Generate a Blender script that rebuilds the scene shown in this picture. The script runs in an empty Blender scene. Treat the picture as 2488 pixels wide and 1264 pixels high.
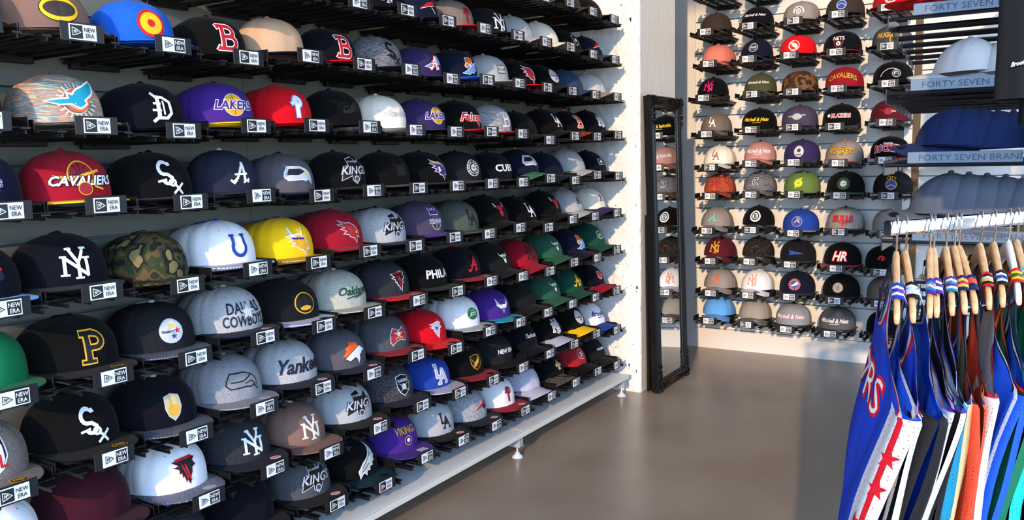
import bpy, bmesh, math, random
from mathutils import Vector, Matrix, noise
from mathutils.geometry import tessellate_polygon
R = math.radians; PI = math.pi
random.seed(7)
S = bpy.context.scene
COL = S.collection

# ------------------------------------------------------------------ camera
ZC = 1.225
F = Vector((0.840533, 0.528701, -0.118236)); RT = Vector((0.530034, -0.847679, -0.02247)); UP = Vector((0.112106, 0.043782, 0.992731))
cam_d = bpy.data.cameras.new('camera'); cam = bpy.data.objects.new('camera', cam_d); COL.objects.link(cam)
m = Matrix((RT, UP, -F)).transposed().to_4x4(); m.translation = Vector((0, 0, ZC))
cam.matrix_world = m
cam_d.sensor_width = 36; cam_d.lens = 36 * 2051.13 / 2488; cam_d.clip_start = 0.02
S.camera = cam

# ------------------------------------------------------------------ sky, sun, exposure
S.view_settings.view_transform = 'Standard'; S.view_settings.look = 'None'
S.view_settings.gamma = 1; S.view_settings.use_curve_mapping = False
S.view_settings.exposure = 0.0
W = bpy.data.worlds.new('world'); S.world = W; W.use_nodes = True
nt = W.node_tree; bg = nt.nodes['Background']
tc = nt.nodes.new('ShaderNodeTexCoord'); sx = nt.nodes.new('ShaderNodeSeparateXYZ'); rp = nt.nodes.new('ShaderNodeValToRGB')
mp = nt.nodes.new('ShaderNodeMapRange'); mp.inputs[1].default_value = -1; mp.inputs[2].default_value = 1
nt.links.new(tc.outputs['Generated'], sx.inputs[0]); nt.links.new(sx.outputs[2], mp.inputs[0]); nt.links.new(mp.outputs[0], rp.inputs[0]); nt.links.new(rp.outputs[0], bg.inputs[0])
e = rp.color_ramp.elements; e[0].position = 0.0; e[0].color = (.20, .19, .18, 1); e[1].position = 1.0; e[1].color = (.30, .50, .95, 1)
for q, c in ((.49, (.26, .25, .24, 1)), (.51, (.60, .79, 1.0, 1)), (.62, (.38, .62, 1.0, 1))): k = e.new(q); k.color = c
bg.inputs[1].default_value = 7.6
sun_d = bpy.data.lights.new('sun', 'SUN'); sun = bpy.data.objects.new('sun', sun_d); COL.objects.link(sun)
sun_d.energy = 3.7; sun_d.angle = R(0.9); sun_d.color = (1.0, 0.70, 0.42)
sun.location = (-4, -3, 4)
sun.rotation_euler = Vector((1, 0.265, -0.285)).to_track_quat('-Z', 'Y').to_euler()

# ------------------------------------------------------------------ helpers
def lin(c):
    return tuple(((v / 255) / 12.92 if v / 255 <= 0.04045 else ((v / 255 + 0.055) / 1.055) ** 2.4) for v in c) + (1,)

MATS = {}
def base_mat(name, rgb, rough=0.8, metal=0.0, spec=0.5):
    if name in MATS: return MATS[name]
    m = bpy.data.materials.new(name); m.use_nodes = True
    b = m.node_tree.nodes['Principled BSDF']
    b.inputs['Base Color'].default_value = lin(rgb); b.inputs['Roughness'].default_value = rough
    b.inputs['Metallic'].default_value = metal; b.inputs['Specular IOR Level'].default_value = spec
    MATS[name] = m
    return m
def bump(m, scale=200.0, strength=0.3, dist=0.002, detail=2, stretch=None):
    n = m.node_tree; b = n.nodes['Principled BSDF']
    tc = n.nodes.new('ShaderNodeTexCoord'); t = n.nodes.new('ShaderNodeTexNoise'); bp = n.nodes.new('ShaderNodeBump')
    t.inputs['Scale'].default_value = scale; t.inputs['Detail'].default_value = detail
    src = tc.outputs['Object']
    if stretch:
        mp = n.nodes.new('ShaderNodeMapping'); mp.inputs['Scale'].default_value = stretch
        n.links.new(src, mp.inputs[0]); src = mp.outputs[0]
    n.links.new(src, t.inputs[0]); n.links.new(t.outputs[0], bp.inputs['Height'])
    bp.inputs['Strength'].default_value = strength; bp.inputs['Distance'].default_value = dist
    n.links.new(bp.outputs[0], b.inputs['Normal'])
    return t
def mottle(m, cols, scale, stretch=(1, 1, 1), detail=3, const=False, lo=0.35, hi=0.65):
    n = m.node_tree; b = n.nodes['Principled BSDF']
    tc = n.nodes.new('ShaderNodeTexCoord'); mp = n.nodes.new('ShaderNodeMapping'); t = n.nodes.new('ShaderNodeTexNoise'); r = n.nodes.new('ShaderNodeValToRGB')
    mp.inputs['Scale'].default_value = stretch; t.inputs['Scale'].default_value = scale; t.inputs['Detail'].default_value = detail
    n.links.new(tc.outputs['Object'], mp.inputs[0]); n.links.new(mp.outputs[0], t.inputs[0]); n.links.new(t.outputs[0], r.inputs[0])
    e = r.color_ramp.elements
    while len(e) < len(cols): e.new(0.5)
    for i, c in enumerate(cols):
        e[i].position = lo + (hi - lo) * i / (len(cols) - 1) if not const else lo + (hi - lo) * i / len(cols)
        e[i].color = lin(c)
    if const: e[0].position = 0; r.color_ramp.interpolation = 'CONSTANT'
    n.links.new(r.outputs[0], b.inputs['Base Color'])
    return m

def new_obj(name, verts, faces, mats, parent=None, fm=None, smooth=False, loc=None):
    me = bpy.data.meshes.new(name); me.from_pydata(verts, [], faces)
    for mm in (mats if isinstance(mats, (list, tuple)) else [mats]): me.materials.append(mm)
    if fm:
        me.polygons.foreach_set('material_index', fm)
    if smooth: me.polygons.foreach_set('use_smooth', [True] * len(me.polygons))
    me.update()
    o = bpy.data.objects.new(name, me); COL.objects.link(o)
    if parent: o.parent = parent
    if loc: o.location = loc
    return o
def child(name, me, parent):
    o = bpy.data.objects.new(name, me); COL.objects.link(o); o.parent = parent
    return o
def empty(name, loc, rz=0.0):
    o = bpy.data.objects.new(name, None); COL.objects.link(o); o.location = loc; o.rotation_euler = (0, 0, rz); o.empty_display_size = 0.02
    return o
def tag(o, label, cat, group=None):
    o['label'] = label; o['category'] = cat
    if group: o['group'] = group
    return o
def struct(o, label=None):
    o['kind'] = 'structure'
    if label: o['label'] = label
    return o

class MB:
    def __init__(s): s.v = []; s.f = []; s.m = []
    def add(s, vs, fs, mi=0):
        n = len(s.v); s.v += [tuple(p) for p in vs]; s.f += [tuple(i + n for i in q) for q in fs]; s.m += [mi] * len(fs)
    def box(s, x0, x1, y0, y1, z0, z1, mi=0):
        s.add([(x0, y0, z0), (x1, y0, z0), (x1, y1, z0), (x0, y1, z0), (x0, y0, z1), (x1, y0, z1), (x1, y1, z1), (x0, y1, z1)],
              [(0, 3, 2, 1), (4, 5, 6, 7), (0, 1, 5, 4), (1, 2, 6, 5), (2, 3, 7, 6), (3, 0, 4, 7)], mi)
    def cbox(s, x0, x1, y0, y1, z0, z1, c=0.002, mi=0):
        # box with chamfered edges: the hull of three slightly shrunk boxes
        P = []
        for sx in (0, 1):
            for sy in (0, 1):
                for sz in (0, 1):
                    x = (x0, x1)[sx]; y = (y0, y1)[sy]; z = (z0, z1)[sz]
                    dx = c if sx == 0 else -c; dy = c if sy == 0 else -c; dz = c if sz == 0 else -c
                    P += [(x, y + dy, z + dz), (x + dx, y, z + dz), (x + dx, y + dy, z)]
        i = lambda sx, sy, sz, k: (sx * 4 + sy * 2 + sz) * 3 + k
        F_ = [(i(0,0,0,0), i(0,0,1,0), i(0,1,1,0), i(0,1,0,0)), (i(1,0,0,0), i(1,1,0,0), i(1,1,1,0), i(1,0,1,0)),
              (i(0,0,0,1), i(1,0,0,1), i(1,0,1,1), i(0,0,1,1)), (i(0,1,0,1), i(0,1,1,1), i(1,1,1,1), i(1,1,0,1)),
              (i(0,0,0,2), i(0,1,0,2), i(1,1,0,2), i(1,0,0,2)), (i(0,0,1,2), i(1,0,1,2), i(1,1,1,2), i(0,1,1,2))]
        for a in (0, 1):
            for b in (0, 1):
                F_ += [(i(a,b,0,0), i(a,b,0,1), i(a,b,1,1), i(a,b,1,0)), (i(a,0,b,0), i(a,0,b,2), i(a,1,b,2), i(a,1,b,0)), (i(0,a,b,1), i(0,a,b,2), i(1,a,b,2), i(1,a,b,1))]
                for k in (0, 1): F_ += [(i(a,b,k,0), i(a,b,k,1), i(a,b,k,2))]
        s.add(P, F_, mi)
    def tube(s, pts, rad, n=8, mi=0, cap=True, sq=None):
        pts = [Vector(p) for p in pts]; base = len(s.v); up = Vector((0, 0, 1))
        for k, p in enumerate(pts):
            d = (pts[min(k + 1, len(pts) - 1)] - pts[max(k - 1, 0)]).normalized()
            a = d.cross(up)
            if a.length < 1e-3: a = d.cross(Vector((1, 0, 0)))
            a.normalize(); b = a.cross(d).normalized()
            r = rad[k] if isinstance(rad, (list, tuple)) else rad
            for j in range(n):
                t = 2 * PI * j / n
                s.v.append(tuple(p + a * (math.cos(t) * r) + b * (math.sin(t) * r * (sq or 1))))
        for k in range(len(pts) - 1):
            for j in range(n):
                q = base + k * n + j; w = base + k * n + (j + 1) % n
                s.f.append((q, w, w + n, q + n)); s.m.append(mi)
        if cap:
            s.f.append(tuple(base + j for j in range(n))[::-1]); s.m.append(mi)
            s.f.append(tuple(base + (len(pts) - 1) * n + j for j in range(n))); s.m.append(mi)
    def sphere(s, c, r, mi=0, sc=(1, 1, 1), n=8, k=5):
        vs = [(c[0], c[1], c[2] + r * sc[2])]
        for i in range(1, k):
            a = PI * i / k
            for j in range(n):
                t = 2 * PI * j / n
                vs.append((c[0] + r * sc[0] * math.sin(a) * math.cos(t), c[1] + r * sc[1] * math.sin(a) * math.sin(t), c[2] + r * sc[2] * math.cos(a)))
        vs.append((c[0], c[1], c[2] - r * sc[2]))
        fs = [(0, 1 + j, 1 + (j + 1) % n) for j in range(n)]
        for i in range(k - 2):
            for j in range(n):
                a = 1 + i * n + j; b = 1 + i * n + (j + 1) % n
                fs.append((a, a + n, b + n, b))
        l = len(vs) - 1
        fs += [(l, 1 + (k - 2) * n + (j + 1) % n, 1 + (k - 2) * n + j) for j in range(n)]
        s.add(vs, fs, mi)
    def obj(s, name, mats, parent=None, smooth=False, loc=None):
        return new_obj(name, s.v, s.f, mats, parent, s.m, smooth, loc)
    def mesh(s, name, mats, smooth=False):
        o = s.obj(name, mats, None, smooth); me = o.data; bpy.data.objects.remove(o); return me

# ------------------------------------------------------------------ materials
RGB = dict(black=(6, 6, 7), soft=(21, 21, 23), char=(62, 62, 66), dgrey=(84, 82, 88), grey=(128, 130, 134), lgrey=(170, 172, 176), pale=(196, 196, 198),
           white=(232, 232, 234), cream=(232, 226, 212), tan=(196, 160, 130), brown=(126, 98, 86), taupe=(112, 100, 92), dbrown=(56, 46, 42), navy=(14, 19, 42), dnavy=(7, 8, 19),
           blue=(30, 62, 150), royal=(28, 92, 196), sky=(96, 158, 226), denim=(44, 66, 96), red=(196, 12, 28), brightred=(226, 14, 26), dred=(146, 18, 38), maroon=(84, 22, 36),
           wine=(54, 12, 26), purple=(66, 36, 128), dpurple=(48, 40, 84), violet=(70, 62, 84), teal=(18, 150, 176), turq=(20, 190, 190), green=(10, 104, 62), dgreen=(22, 70, 56), bgreen=(40, 84, 66),
           olive=(72, 74, 48), ogreen=(96, 120, 62), yellow=(242, 190, 20), gold=(222, 164, 30), orange=(232, 96, 28), salmon=(212, 122, 104), pink=(224, 24, 120), mint=(96, 206, 176),
           lilac=(176, 178, 200), silver=(190, 194, 200), peach=(226, 150, 120), lblue=(120, 176, 228), lime=(196, 212, 40), copper=(176, 104, 92), sand=(198, 178, 128), coral=(232, 88, 60), stone=(150, 142, 132), dpk=(160, 30, 40), nblue=(28, 42, 84), slate=(84, 90, 102), sage=(92, 100, 84))
def fab(k):
    n = 'fabric_' + k
    if n in MATS: return MATS[n]
    if k in RGB:
        m = base_mat(n, RGB[k], 0.9, 0, 0.14); bump(m, 900, 0.15, 0.0006)
        m.node_tree.nodes['Principled BSDF'].inputs['Sheen Weight'].default_value = 0.03
        return m
    m = base_mat(n, (128, 128, 128), 0.9, 0, 0.2)
    H = dict(h_grey=((118, 120, 126), (156, 158, 164)), h_lgrey=((146, 148, 150), (186, 188, 190)), h_dgrey=((58, 60, 66), (84, 86, 92)), h_char=((28, 29, 33), (52, 54, 60)), h_oat=((150, 150, 138), (190, 190, 178)),
             h_brown=((96, 86, 80), (140, 128, 118)), h_green=((58, 66, 60), (84, 92, 84)), h_pink=((156, 104, 98), (206, 156, 150)), h_stone=((120, 112, 108), (160, 152, 146)), h_blk=((16, 16, 19), (32, 33, 37)), h_navy=((26, 30, 46), (40, 44, 62)))
    if k in H: mottle(m, H[k], 420, detail=4)
    elif k == 'k_grey': mottle(m, ((58, 58, 64), (104, 106, 112), (140, 140, 146)), 60, (1, 1, 7), 3, lo=0.3, hi=0.7)
    elif k == 'k_lgrey': mottle(m, ((96, 98, 106), (150, 152, 160), (186, 188, 196)), 50, (1, 1, 8), 3, lo=0.3, hi=0.7)
    elif k == 'k_speck': mottle(m, ((34, 34, 38), (84, 84, 90)), 260, (1, 1, 1), 3, lo=0.42, hi=0.6)
    elif k == 'k_ltspeck': mottle(m, ((110, 114, 120), (176, 182, 190)), 300, detail=3, lo=0.4, hi=0.6)
    elif k == 'k_multi': mottle(m, ((214, 120, 78), (226, 158, 118), (150, 130, 120), (96, 146, 150), (216, 196, 172), (222, 134, 92)), 24, (1, 1, 12), 3, lo=0.3, hi=0.72)
    elif k == 'k_flame': mottle(m, ((70, 24, 44), (206, 92, 40), (110, 40, 60), (216, 120, 50)), 28, (1, 1, 9), 3, lo=0.32, hi=0.7)
    elif k == 'camo': mottle(m, ((40, 44, 30), (92, 74, 46), (52, 60, 36), (30, 28, 26), (120, 108, 70)), 26, detail=1, const=True, lo=0.3, hi=0.72)
    elif k == 'camo_dark': mottle(m, ((30, 28, 26), (44, 42, 36), (24, 24, 24), (58, 46, 38)), 26, detail=1, const=True, lo=0.3, hi=0.72)
    elif k == 'camo_brown': mottle(m, ((96, 62, 36), (60, 44, 32), (118, 80, 50), (44, 40, 34)), 13, detail=2, const=True, lo=0.3, hi=0.72)
    elif k[:2] in ('d_', 's_'):
        # printed dot or stripe pattern on a brim
        pal = dict(d_green=((18, 60, 76), (90, 160, 70)), d_orange=((40, 24, 22), (196, 84, 50)), d_hex=((70, 72, 86), (136, 140, 156)), d_teal=((8, 22, 28), (20, 62, 74)), d_dark=((24, 24, 26), (110, 104, 96)), d_navy=((24, 28, 44), (84, 88, 104)),
                   s_pin=((112, 118, 150), (196, 198, 214)), s_gold=((140, 100, 90), (226, 176, 60)), s_grey=((120, 122, 130), (200, 202, 206)), s_slate=((60, 64, 74), (110, 116, 128)))[k]
        n = m.node_tree; tc = n.nodes.new('ShaderNodeTexCoord'); r = n.nodes.new('ShaderNodeValToRGB')
        if k[0] == 'd':
            t = n.nodes.new('ShaderNodeTexVoronoi'); t.inputs['Scale'].default_value = 150; t.inputs['Randomness'].default_value = 0.15; o_ = t.outputs['Distance']
            a, b = 0.42, 0.5
        else:
            t = n.nodes.new('ShaderNodeTexWave'); t.inputs['Scale'].default_value = 50; o_ = t.outputs['Fac']; a, b = 0.2, 0.4
        n.links.new(tc.outputs['Object'], t.inputs['Vector']); n.links.new(o_, r.inputs[0])
        r.color_ramp.elements[0].position = a; r.color_ramp.elements[1].position = b
        cs = (pal[1], pal[0]) if k[0] == 'd' else pal
        r.color_ramp.elements[0].color = lin(cs[0]); r.color_ramp.elements[1].color = lin(cs[1])
        n.links.new(r.outputs[0], n.nodes['Principled BSDF'].inputs['Base Color'])
        if k == 's_slate': base_mat(n and 'fabric_' + k, (0, 0, 0)).node_tree.nodes['Principled BSDF'].inputs['Roughness'].default_value = 0.4
    bump(m, 700, 0.25, 0.0008)
    return m
def thread(k):
    n = 'thread_' + k
    if n in MATS: return MATS[n]
    m = base_mat(n, RGB[k], 0.6, 0, 0.4); bump(m, 600, 0.3, 0.0006, stretch=(1, 1, 4))
    return m
M_BLK = base_mat('black_steel', (14, 14, 15), 0.42, 0, 0.4)
M_TAGW = base_mat('tag_white', (228, 230, 232), 0.5)
M_TAGB = base_mat('tag_black', (16, 16, 18), 0.5)
M_LAM = base_mat('white_laminate', (228, 233, 235), 0.28, 0, 0.5); bump(M_LAM, 8, 0.05, 0.002)
M_EDGE = base_mat('shelf_edging', (214, 212, 200), 0.5)
M_GREYP = base_mat('grey_paint', (150, 160, 170), 0.5)
M_ZINC = base_mat('zinc', (190, 195, 200), 0.35, 0.9)
M_FOOT = base_mat('foot_plastic', (196, 204, 206), 0.5)
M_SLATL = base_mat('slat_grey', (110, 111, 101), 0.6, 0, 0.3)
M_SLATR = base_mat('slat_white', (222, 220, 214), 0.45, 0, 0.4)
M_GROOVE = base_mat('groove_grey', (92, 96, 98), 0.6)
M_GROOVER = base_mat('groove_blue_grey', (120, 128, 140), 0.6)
M_PLAST = base_mat('smooth_plaster', (224, 214, 199), 0.75, 0, 0.3); bump(M_PLAST, 30, 0.5, 0.004, 4, (3, 3, 0.25))
M_WALL = base_mat('wall_paint', (212, 210, 206), 0.8); bump(M_WALL, 60, 0.15, 0.002)
M_ROUGH = base_mat('rough_plaster', (224, 226, 226), 0.85, 0, 0.3)
mottle(M_ROUGH, ((34, 36, 42), (226, 228, 228), (230, 231, 230)), 42, (1, 1, 0.8), 2, lo=0.245, hi=0.30)
bump(M_ROUGH, 38, 0.9, 0.012, 6)
M_FLOOR = base_mat('poured_floor', (122, 110, 100), 0.3, 0, 0.5)
mottle(M_FLOOR, ((138, 121, 106), (146, 130, 114), (152, 137, 121)), 3, detail=6, lo=0.3, hi=0.7)
bump(M_FLOOR, 14, 0.03, 0.004, 3)
M_CHROME = base_mat('chrome', (225, 228, 232), 0.08, 1.0)
M_MIRROR = base_mat('mirror_silver', (225, 232, 236), 0.01, 1.0)
M_FRAME = base_mat('black_lacquer', (9, 8, 8), 0.32, 0, 0.35); bump(M_FRAME, 120, 0.25, 0.002, 3)
M_WOOD = base_mat('pale_beech', (206, 166, 118), 0.45, 0, 0.4)
mottle(M_WOOD, ((190, 148, 102), (208, 168, 120), (216, 178, 132)), 5, (1, 26, 26), 2, lo=0.3, hi=0.7)
M_WHITEW = base_mat('white_hanger_paint', (226, 230, 236), 0.35)
M_ALU = base_mat('aluminium', (205, 206, 204), 0.4, 0.3)
M_DWOOD = base_mat('brown_wood', (88, 66, 38), 0.6); bump(M_DWOOD, 20, 0.2, 0.002, 4, (8, 8, 0.6))
M_LIP = base_mat('acrylic_blue_grey', (88, 108, 130), 0.3, 0.0, 0.5)
M_ENGR = base_mat('engraved_grey', (52, 66, 86), 0.6)
M_ROD = base_mat('rod_black', (18, 22, 30), 0.3, 0.2, 0.5)

# ------------------------------------------------------------------ room
XW = 5.15; YW = 2.12; XB = -2.6; YR = -3.2; HC = 4.7
def plane(name, vs, mat, parent=None):
    return new_obj(name, vs, [(0, 1, 2, 3)], mat, parent)
struct(new_obj('floor', [(XB - .2, YR - .2, 0), (XW + .3, YR - .2, 0), (XW + .3, YW + .4, 0), (XB - .2, YW + .4, 0)] + [(XB - .2, YR - .2, -.1), (XW + .3, YR - .2, -.1), (XW + .3, YW + .4, -.1), (XB - .2, YW + .4, -.1)],
               [(0, 1, 2, 3), (7, 6, 5, 4), (0, 4, 5, 1), (1, 5, 6, 2), (2, 6, 7, 3), (3, 7, 4, 0)], M_FLOOR), 'glossy taupe poured resin floor')
b = MB(); b.box(XB - .2, XW + .3, YR - .2, YW + .4, HC, HC + .12); struct(b.obj('ceiling', M_WALL), 'pale painted ceiling over the shop')
# left wall: back board, then separate slat panels with real grooves
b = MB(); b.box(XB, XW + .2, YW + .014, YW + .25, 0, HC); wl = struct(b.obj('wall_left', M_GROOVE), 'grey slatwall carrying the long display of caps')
Z0L, Z0R, PR = 1.709, 1.940, 0.1906
def slats(parent, axis, a0, a1, surf, z0, mat, seams, zlo, zhi):
    gs = sorted(z0 - PR * (r + 0.49) for r in range(-6, 12))
    zs = [zlo] + [g for g in gs if zlo + .03 < g < zhi - .03] + [zhi]
    cuts = [a0] + seams + [a1]
    for i in range(len(zs) - 1):
        lo = zs[i] + (0.0032 if i else 0); hi = zs[i + 1] - 0.0032
        for j in range(len(cuts) - 1):
            q = MB(); x0 = cuts[j] + (.0007 if j else 0); x1 = cuts[j + 1] - .0007
            if axis == 'x': q.cbox(x0, x1, surf, surf + .016, lo, hi, .0012)
            else: q.cbox(surf, surf + .016, x0, x1, lo, hi, .0012)
            q.obj('slat_panel', mat, parent)
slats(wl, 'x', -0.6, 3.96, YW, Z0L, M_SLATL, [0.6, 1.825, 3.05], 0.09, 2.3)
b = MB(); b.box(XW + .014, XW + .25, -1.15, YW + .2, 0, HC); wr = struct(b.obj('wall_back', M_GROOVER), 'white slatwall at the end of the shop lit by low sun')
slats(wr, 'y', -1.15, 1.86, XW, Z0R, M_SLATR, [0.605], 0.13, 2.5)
b = MB(); b.box(XW, XW + .014, 1.86, YW + .01, 0, HC); b.box(XW - .002, XW + .014, -1.15, 1.86, 0, .127); struct(b.obj('trim_1', M_WALL), 'plain white painted strip beside and below the end slatwall')
b = MB(); b.box(XW, XW + .25, YR, -1.15, 0, .25); b.box(XW, XW + .25, YR, -1.15, 3.2, HC); struct(b.obj('wall_back', M_WALL), 'low painted wall under the end window')
# window walls out of view: back (behind the camera) and side, openings between piers
b = MB()
b.box(XB - .2, XB, YR, YW + .2, 0, .10); b.box(XB - .2, XB, YR, YW + .2, 4.4, HC)
for y in (YR, -2.0, 1.25, YW): b.box(XB - .2, XB, y - .04, y + .04, .10, 4.4)
struct(b.obj('wall_front', M_WALL), 'glazed shop front wall')
b = MB()
b.box(XB, XW, YR - .2, YR, 0, .5); b.box(XB, XW, YR - .2, YR, 3.2, HC)
for x in (XB, -.7, 1.2, 3.1, XW): b.box(x - .08, x + .08, YR - .2, YR, .5, 3.2)
struct(b.obj('wall_right', M_WALL), 'side wall with wide windows')
# pillar: rough face towards the camera, smooth face towards the shop
PX0, PX1, PY = 3.985, 4.48, 1.735
b = MB(); b.box(PX0 + .012, PX1, PY, YW + .02, 0, HC); struct(b.obj('wall_pillar', M_PLAST), 'smooth plastered side of the pillar')
ny, nz = 40, 200
vs, fs = [], []
for i in range(nz + 1):
    for j in range(ny + 1):
        y = PY + (YW - PY) * j / ny; z = 2.75 * i / nz
        d = noise.noise(Vector((y * 9, z * 9, 3))) * .009 + noise.noise(Vector((y * 26, z * 26, 1))) * .005 + noise.noise(Vector((y * 60, z * 60, 8))) * .002
        yy = y + (noise.noise(Vector((z * 22, 5, 0))) * .006 if j == 0 else 0)
        if j == 0: d = 0.004 + abs(d) * .4
        vs.append((PX0 + d, yy - (.003 if j == 0 else 0), z))
for i in range(nz):
    for j in range(ny):
        a = i * (ny + 1) + j; fs.append((a, a + ny + 1, a + ny + 2, a + 1))
e0 = len(vs)
for i in range(nz + 1): vs.append((PX0 + .03, PY - .0005, 2.75 * i / nz))
for i in range(nz):
    fs.append((i * (ny + 1), e0 + i, e0 + i + 1, (i + 1) * (ny + 1)))
struct(new_obj('wall_pillar', vs, fs, M_ROUGH, smooth=True), 'rough white rendered face of the pillar')

# ------------------------------------------------------------------ base shelf
bs = tag(empty('base_shelf', (0, 0, 0)), 'long white base shelf on grey supports under the lowest row of caps', 'shelf')
ZT = 0.112
for x0, x1 in ((-0.2, 1.76), (1.762, 2.872), (2.874, 3.905)):
    b = MB(); b.cbox(x0, x1, 1.772, 2.115, ZT - .02, ZT, .001); b.obj('shelf_board', M_LAM, bs)
    b = MB(); b.cbox(x0, x1, 1.762, 1.772, ZT - .021, ZT, .0012); b.obj('front_edge', M_EDGE, bs)
for x in (1.76, 2.862, 3.885):
    b = MB(); b.cbox(x - .016, x + .016, 1.775, 2.11, .045, ZT - .021, .002); sp = b.obj('support', M_GREYP, bs)
    for y in (1.795, 2.08):
        b = MB(); b.tube([(x, y, .018), (x, y, .05)], .005, 8); b.obj('threaded_rod', M_ZINC, bs)
        b = MB(); b.tube([(x, y, 0.0), (x, y, .004), (x, y, .014), (x, y, .022)], [.024, .023, .011, .008], 16); b.obj('foot', M_FOOT, bs, True)

# ------------------------------------------------------------------ caps: shapes
SH = dict(f=dict(a=.100, b=.103, h=.116, pf=3.7, pb=2.6), c=dict(a=.092, b=.100, h=.109, pf=2.7, pb=2.3))
def crown_pt(st, phi, t, off=0.0):
    s = SH[st]; w = (1 + math.cos(phi)) / 2; p = s['pb'] + (s['pf'] - s['pb']) * w
    t = min(max(t, 0.0), 1.0)
    r = math.sqrt(max(0.0, 1 - t ** p)) * (1 - .030 * min(1, t * 2.2) * (1 - abs(math.sin(3 * phi))) ** 2)
    lean = (-.010 if st == 'c' else -.002) * t * w    # peak leans a little to the front
    x = s['a'] * r * math.sin(phi); y = -s['b'] * r * math.cos(phi) + (.022 * t * w if st == 'c' else .008 * t * w)
    v = Vector((x, y, s['h'] * t))
    if off:
        e = 1e-3
        p1 = crown_pt(st, phi + e, t); p2 = crown_pt(st, phi, min(t + e, .999)); p0 = crown_pt(st, phi, min(t, .998))
        n = (p1 - p0).cross(p2 - p0)
        if n.length > 0: v += n.normalized() * off
    return v
def crown_mesh(st):
    b = MB(); n = 48; ts = [0, .035, .12, .25, .4, .55, .68, .78, .86, .92, .965, .99]
    vs = []
    for i, t in enumerate(ts):
        for j in range(n):
            phi = 2 * PI * j / n
            k = 0.0
            if j % 8 == 0: k = -.0019          # stitched seams between the six panels
            if i == 1: k -= .0008
            vs.append(tuple(crown_pt(st, phi, t, k)))
    vs.append((0, crown_pt(st, 0, 1.0).y * .5, SH[st]['h']))
    fs = []
    for i in range(len(ts) - 1):
        for j in range(n):
            a = i * n + j; c = i * n + (j + 1) % n; fs.append((a, c, c + n, a + n))
    for j in range(n): fs.append(((len(ts) - 1) * n + j, (len(ts) - 1) * n + (j + 1) % n, len(vs) - 1))
    b.add(vs, fs, 0)
    # inside sweatband
    vi = []
    for t, kk in ((0, -.002), (.25, -.004)):
        for j in range(n): vi.append(tuple(crown_pt(st, 2 * PI * j / n, t, kk)))
    b.add(vi, [((j + 1) % n, j, j + n, (j + 1) % n + n) for j in range(n)], 0)
    # eyelets
    for j in range(6):
        phi = PI / 6 + j * PI / 3; t = .80 if st == 'f' else .74
        c = crown_pt(st, phi, t, .0006); nn = (crown_pt(st, phi, t, .002) - crown_pt(st, phi, t)).normalized()
        u = nn.cross(Vector((0, 0, 1))).normalized(); w = nn.cross(u)
        q = []
        for rr in (.0034, .0016):
            for k in range(8): q.append(tuple(c + (u * math.cos(k * PI / 4) + w * math.sin(k * PI / 4)) * rr))
        b.add(q, [(k, (k + 1) % 8, 8 + (k + 1) % 8, 8 + k) for k in range(8)], 1)
        b.add([q[8 + k] for k in range(8)], [tuple(range(8))], 2)
    return b
def brim_z(st, x, d):
    return (-.35 * x * x if st == 'f' else -3.8 * x * x - .10 * d) + (.0015 if st == 'f' else .008)
BRL = .073
def brim_pt(st, s, k):
    h = SH[st]; ph = s * 1.28
    xi = h['a'] * math.sin(ph); yi = -h['b'] * math.cos(ph) + .003
    xo = (.106 if st == 'f' else .100) * math.sin(s * PI / 2) ; yo0 = -h['b'] * math.cos(1.28)
    yo = yo0 - (h['b'] - abs(yo0) + BRL) * max(0.0, math.cos(s * PI / 2)) ** .62
    x = xi + (xo - xi) * k; y = yi + (yo - yi) * k
    return x, y, brim_z(st, x, BRL * k)
def brim_mesh(st):
    b = MB(); n = 24; kk = [0, .3, .6, .9, 1.0]
    top, bot = [], []
    for k in kk:
        for i in range(n + 1):
            x, y, z = brim_pt(st, -1 + 2 * i / n, k); top.append((x, y, z)); bot.append((x, y, z - .003))
    w = n + 1
    ft = [(j * w + i, (j + 1) * w + i, (j + 1) * w + i + 1, j * w + i + 1) for j in range(len(kk) - 1) for i in range(n)]
    b.add(top, ft, 0); b.add(bot, [q[::-1] for q in ft], 1)
    T = len(top); l = (len(kk) - 1) * w
    b.add([top[l + i] for i in range(w)] + [bot[l + i] for i in range(w)], [(i, i + w, i + w + 1, i + 1) for i in range(n)], 0)
    return b
CROWN = {}; BRIM = {}; BUTTON = {}
for st in 'fc':
    CROWN[st] = crown_mesh(st).mesh('crown', [fab('black'), fab('black'), M_TAGB], True)
    BRIM[st] = brim_mesh(st).mesh('brim', [fab('black'), fab('black')], True)
    b = MB(); z = SH[st]['h']; c = crown_pt(st, 0, 1.0); b.sphere((0, c.y * .5, z + .0005), .0086, 0, (1, 1, .62), 10, 6)
    BUTTON[st] = b.mesh('top_button', [fab('black')], True)
def set_mat(o, i, m):
    o.material_slots[i].link = 'OBJECT'; o.material_slots[i].material = m

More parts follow.
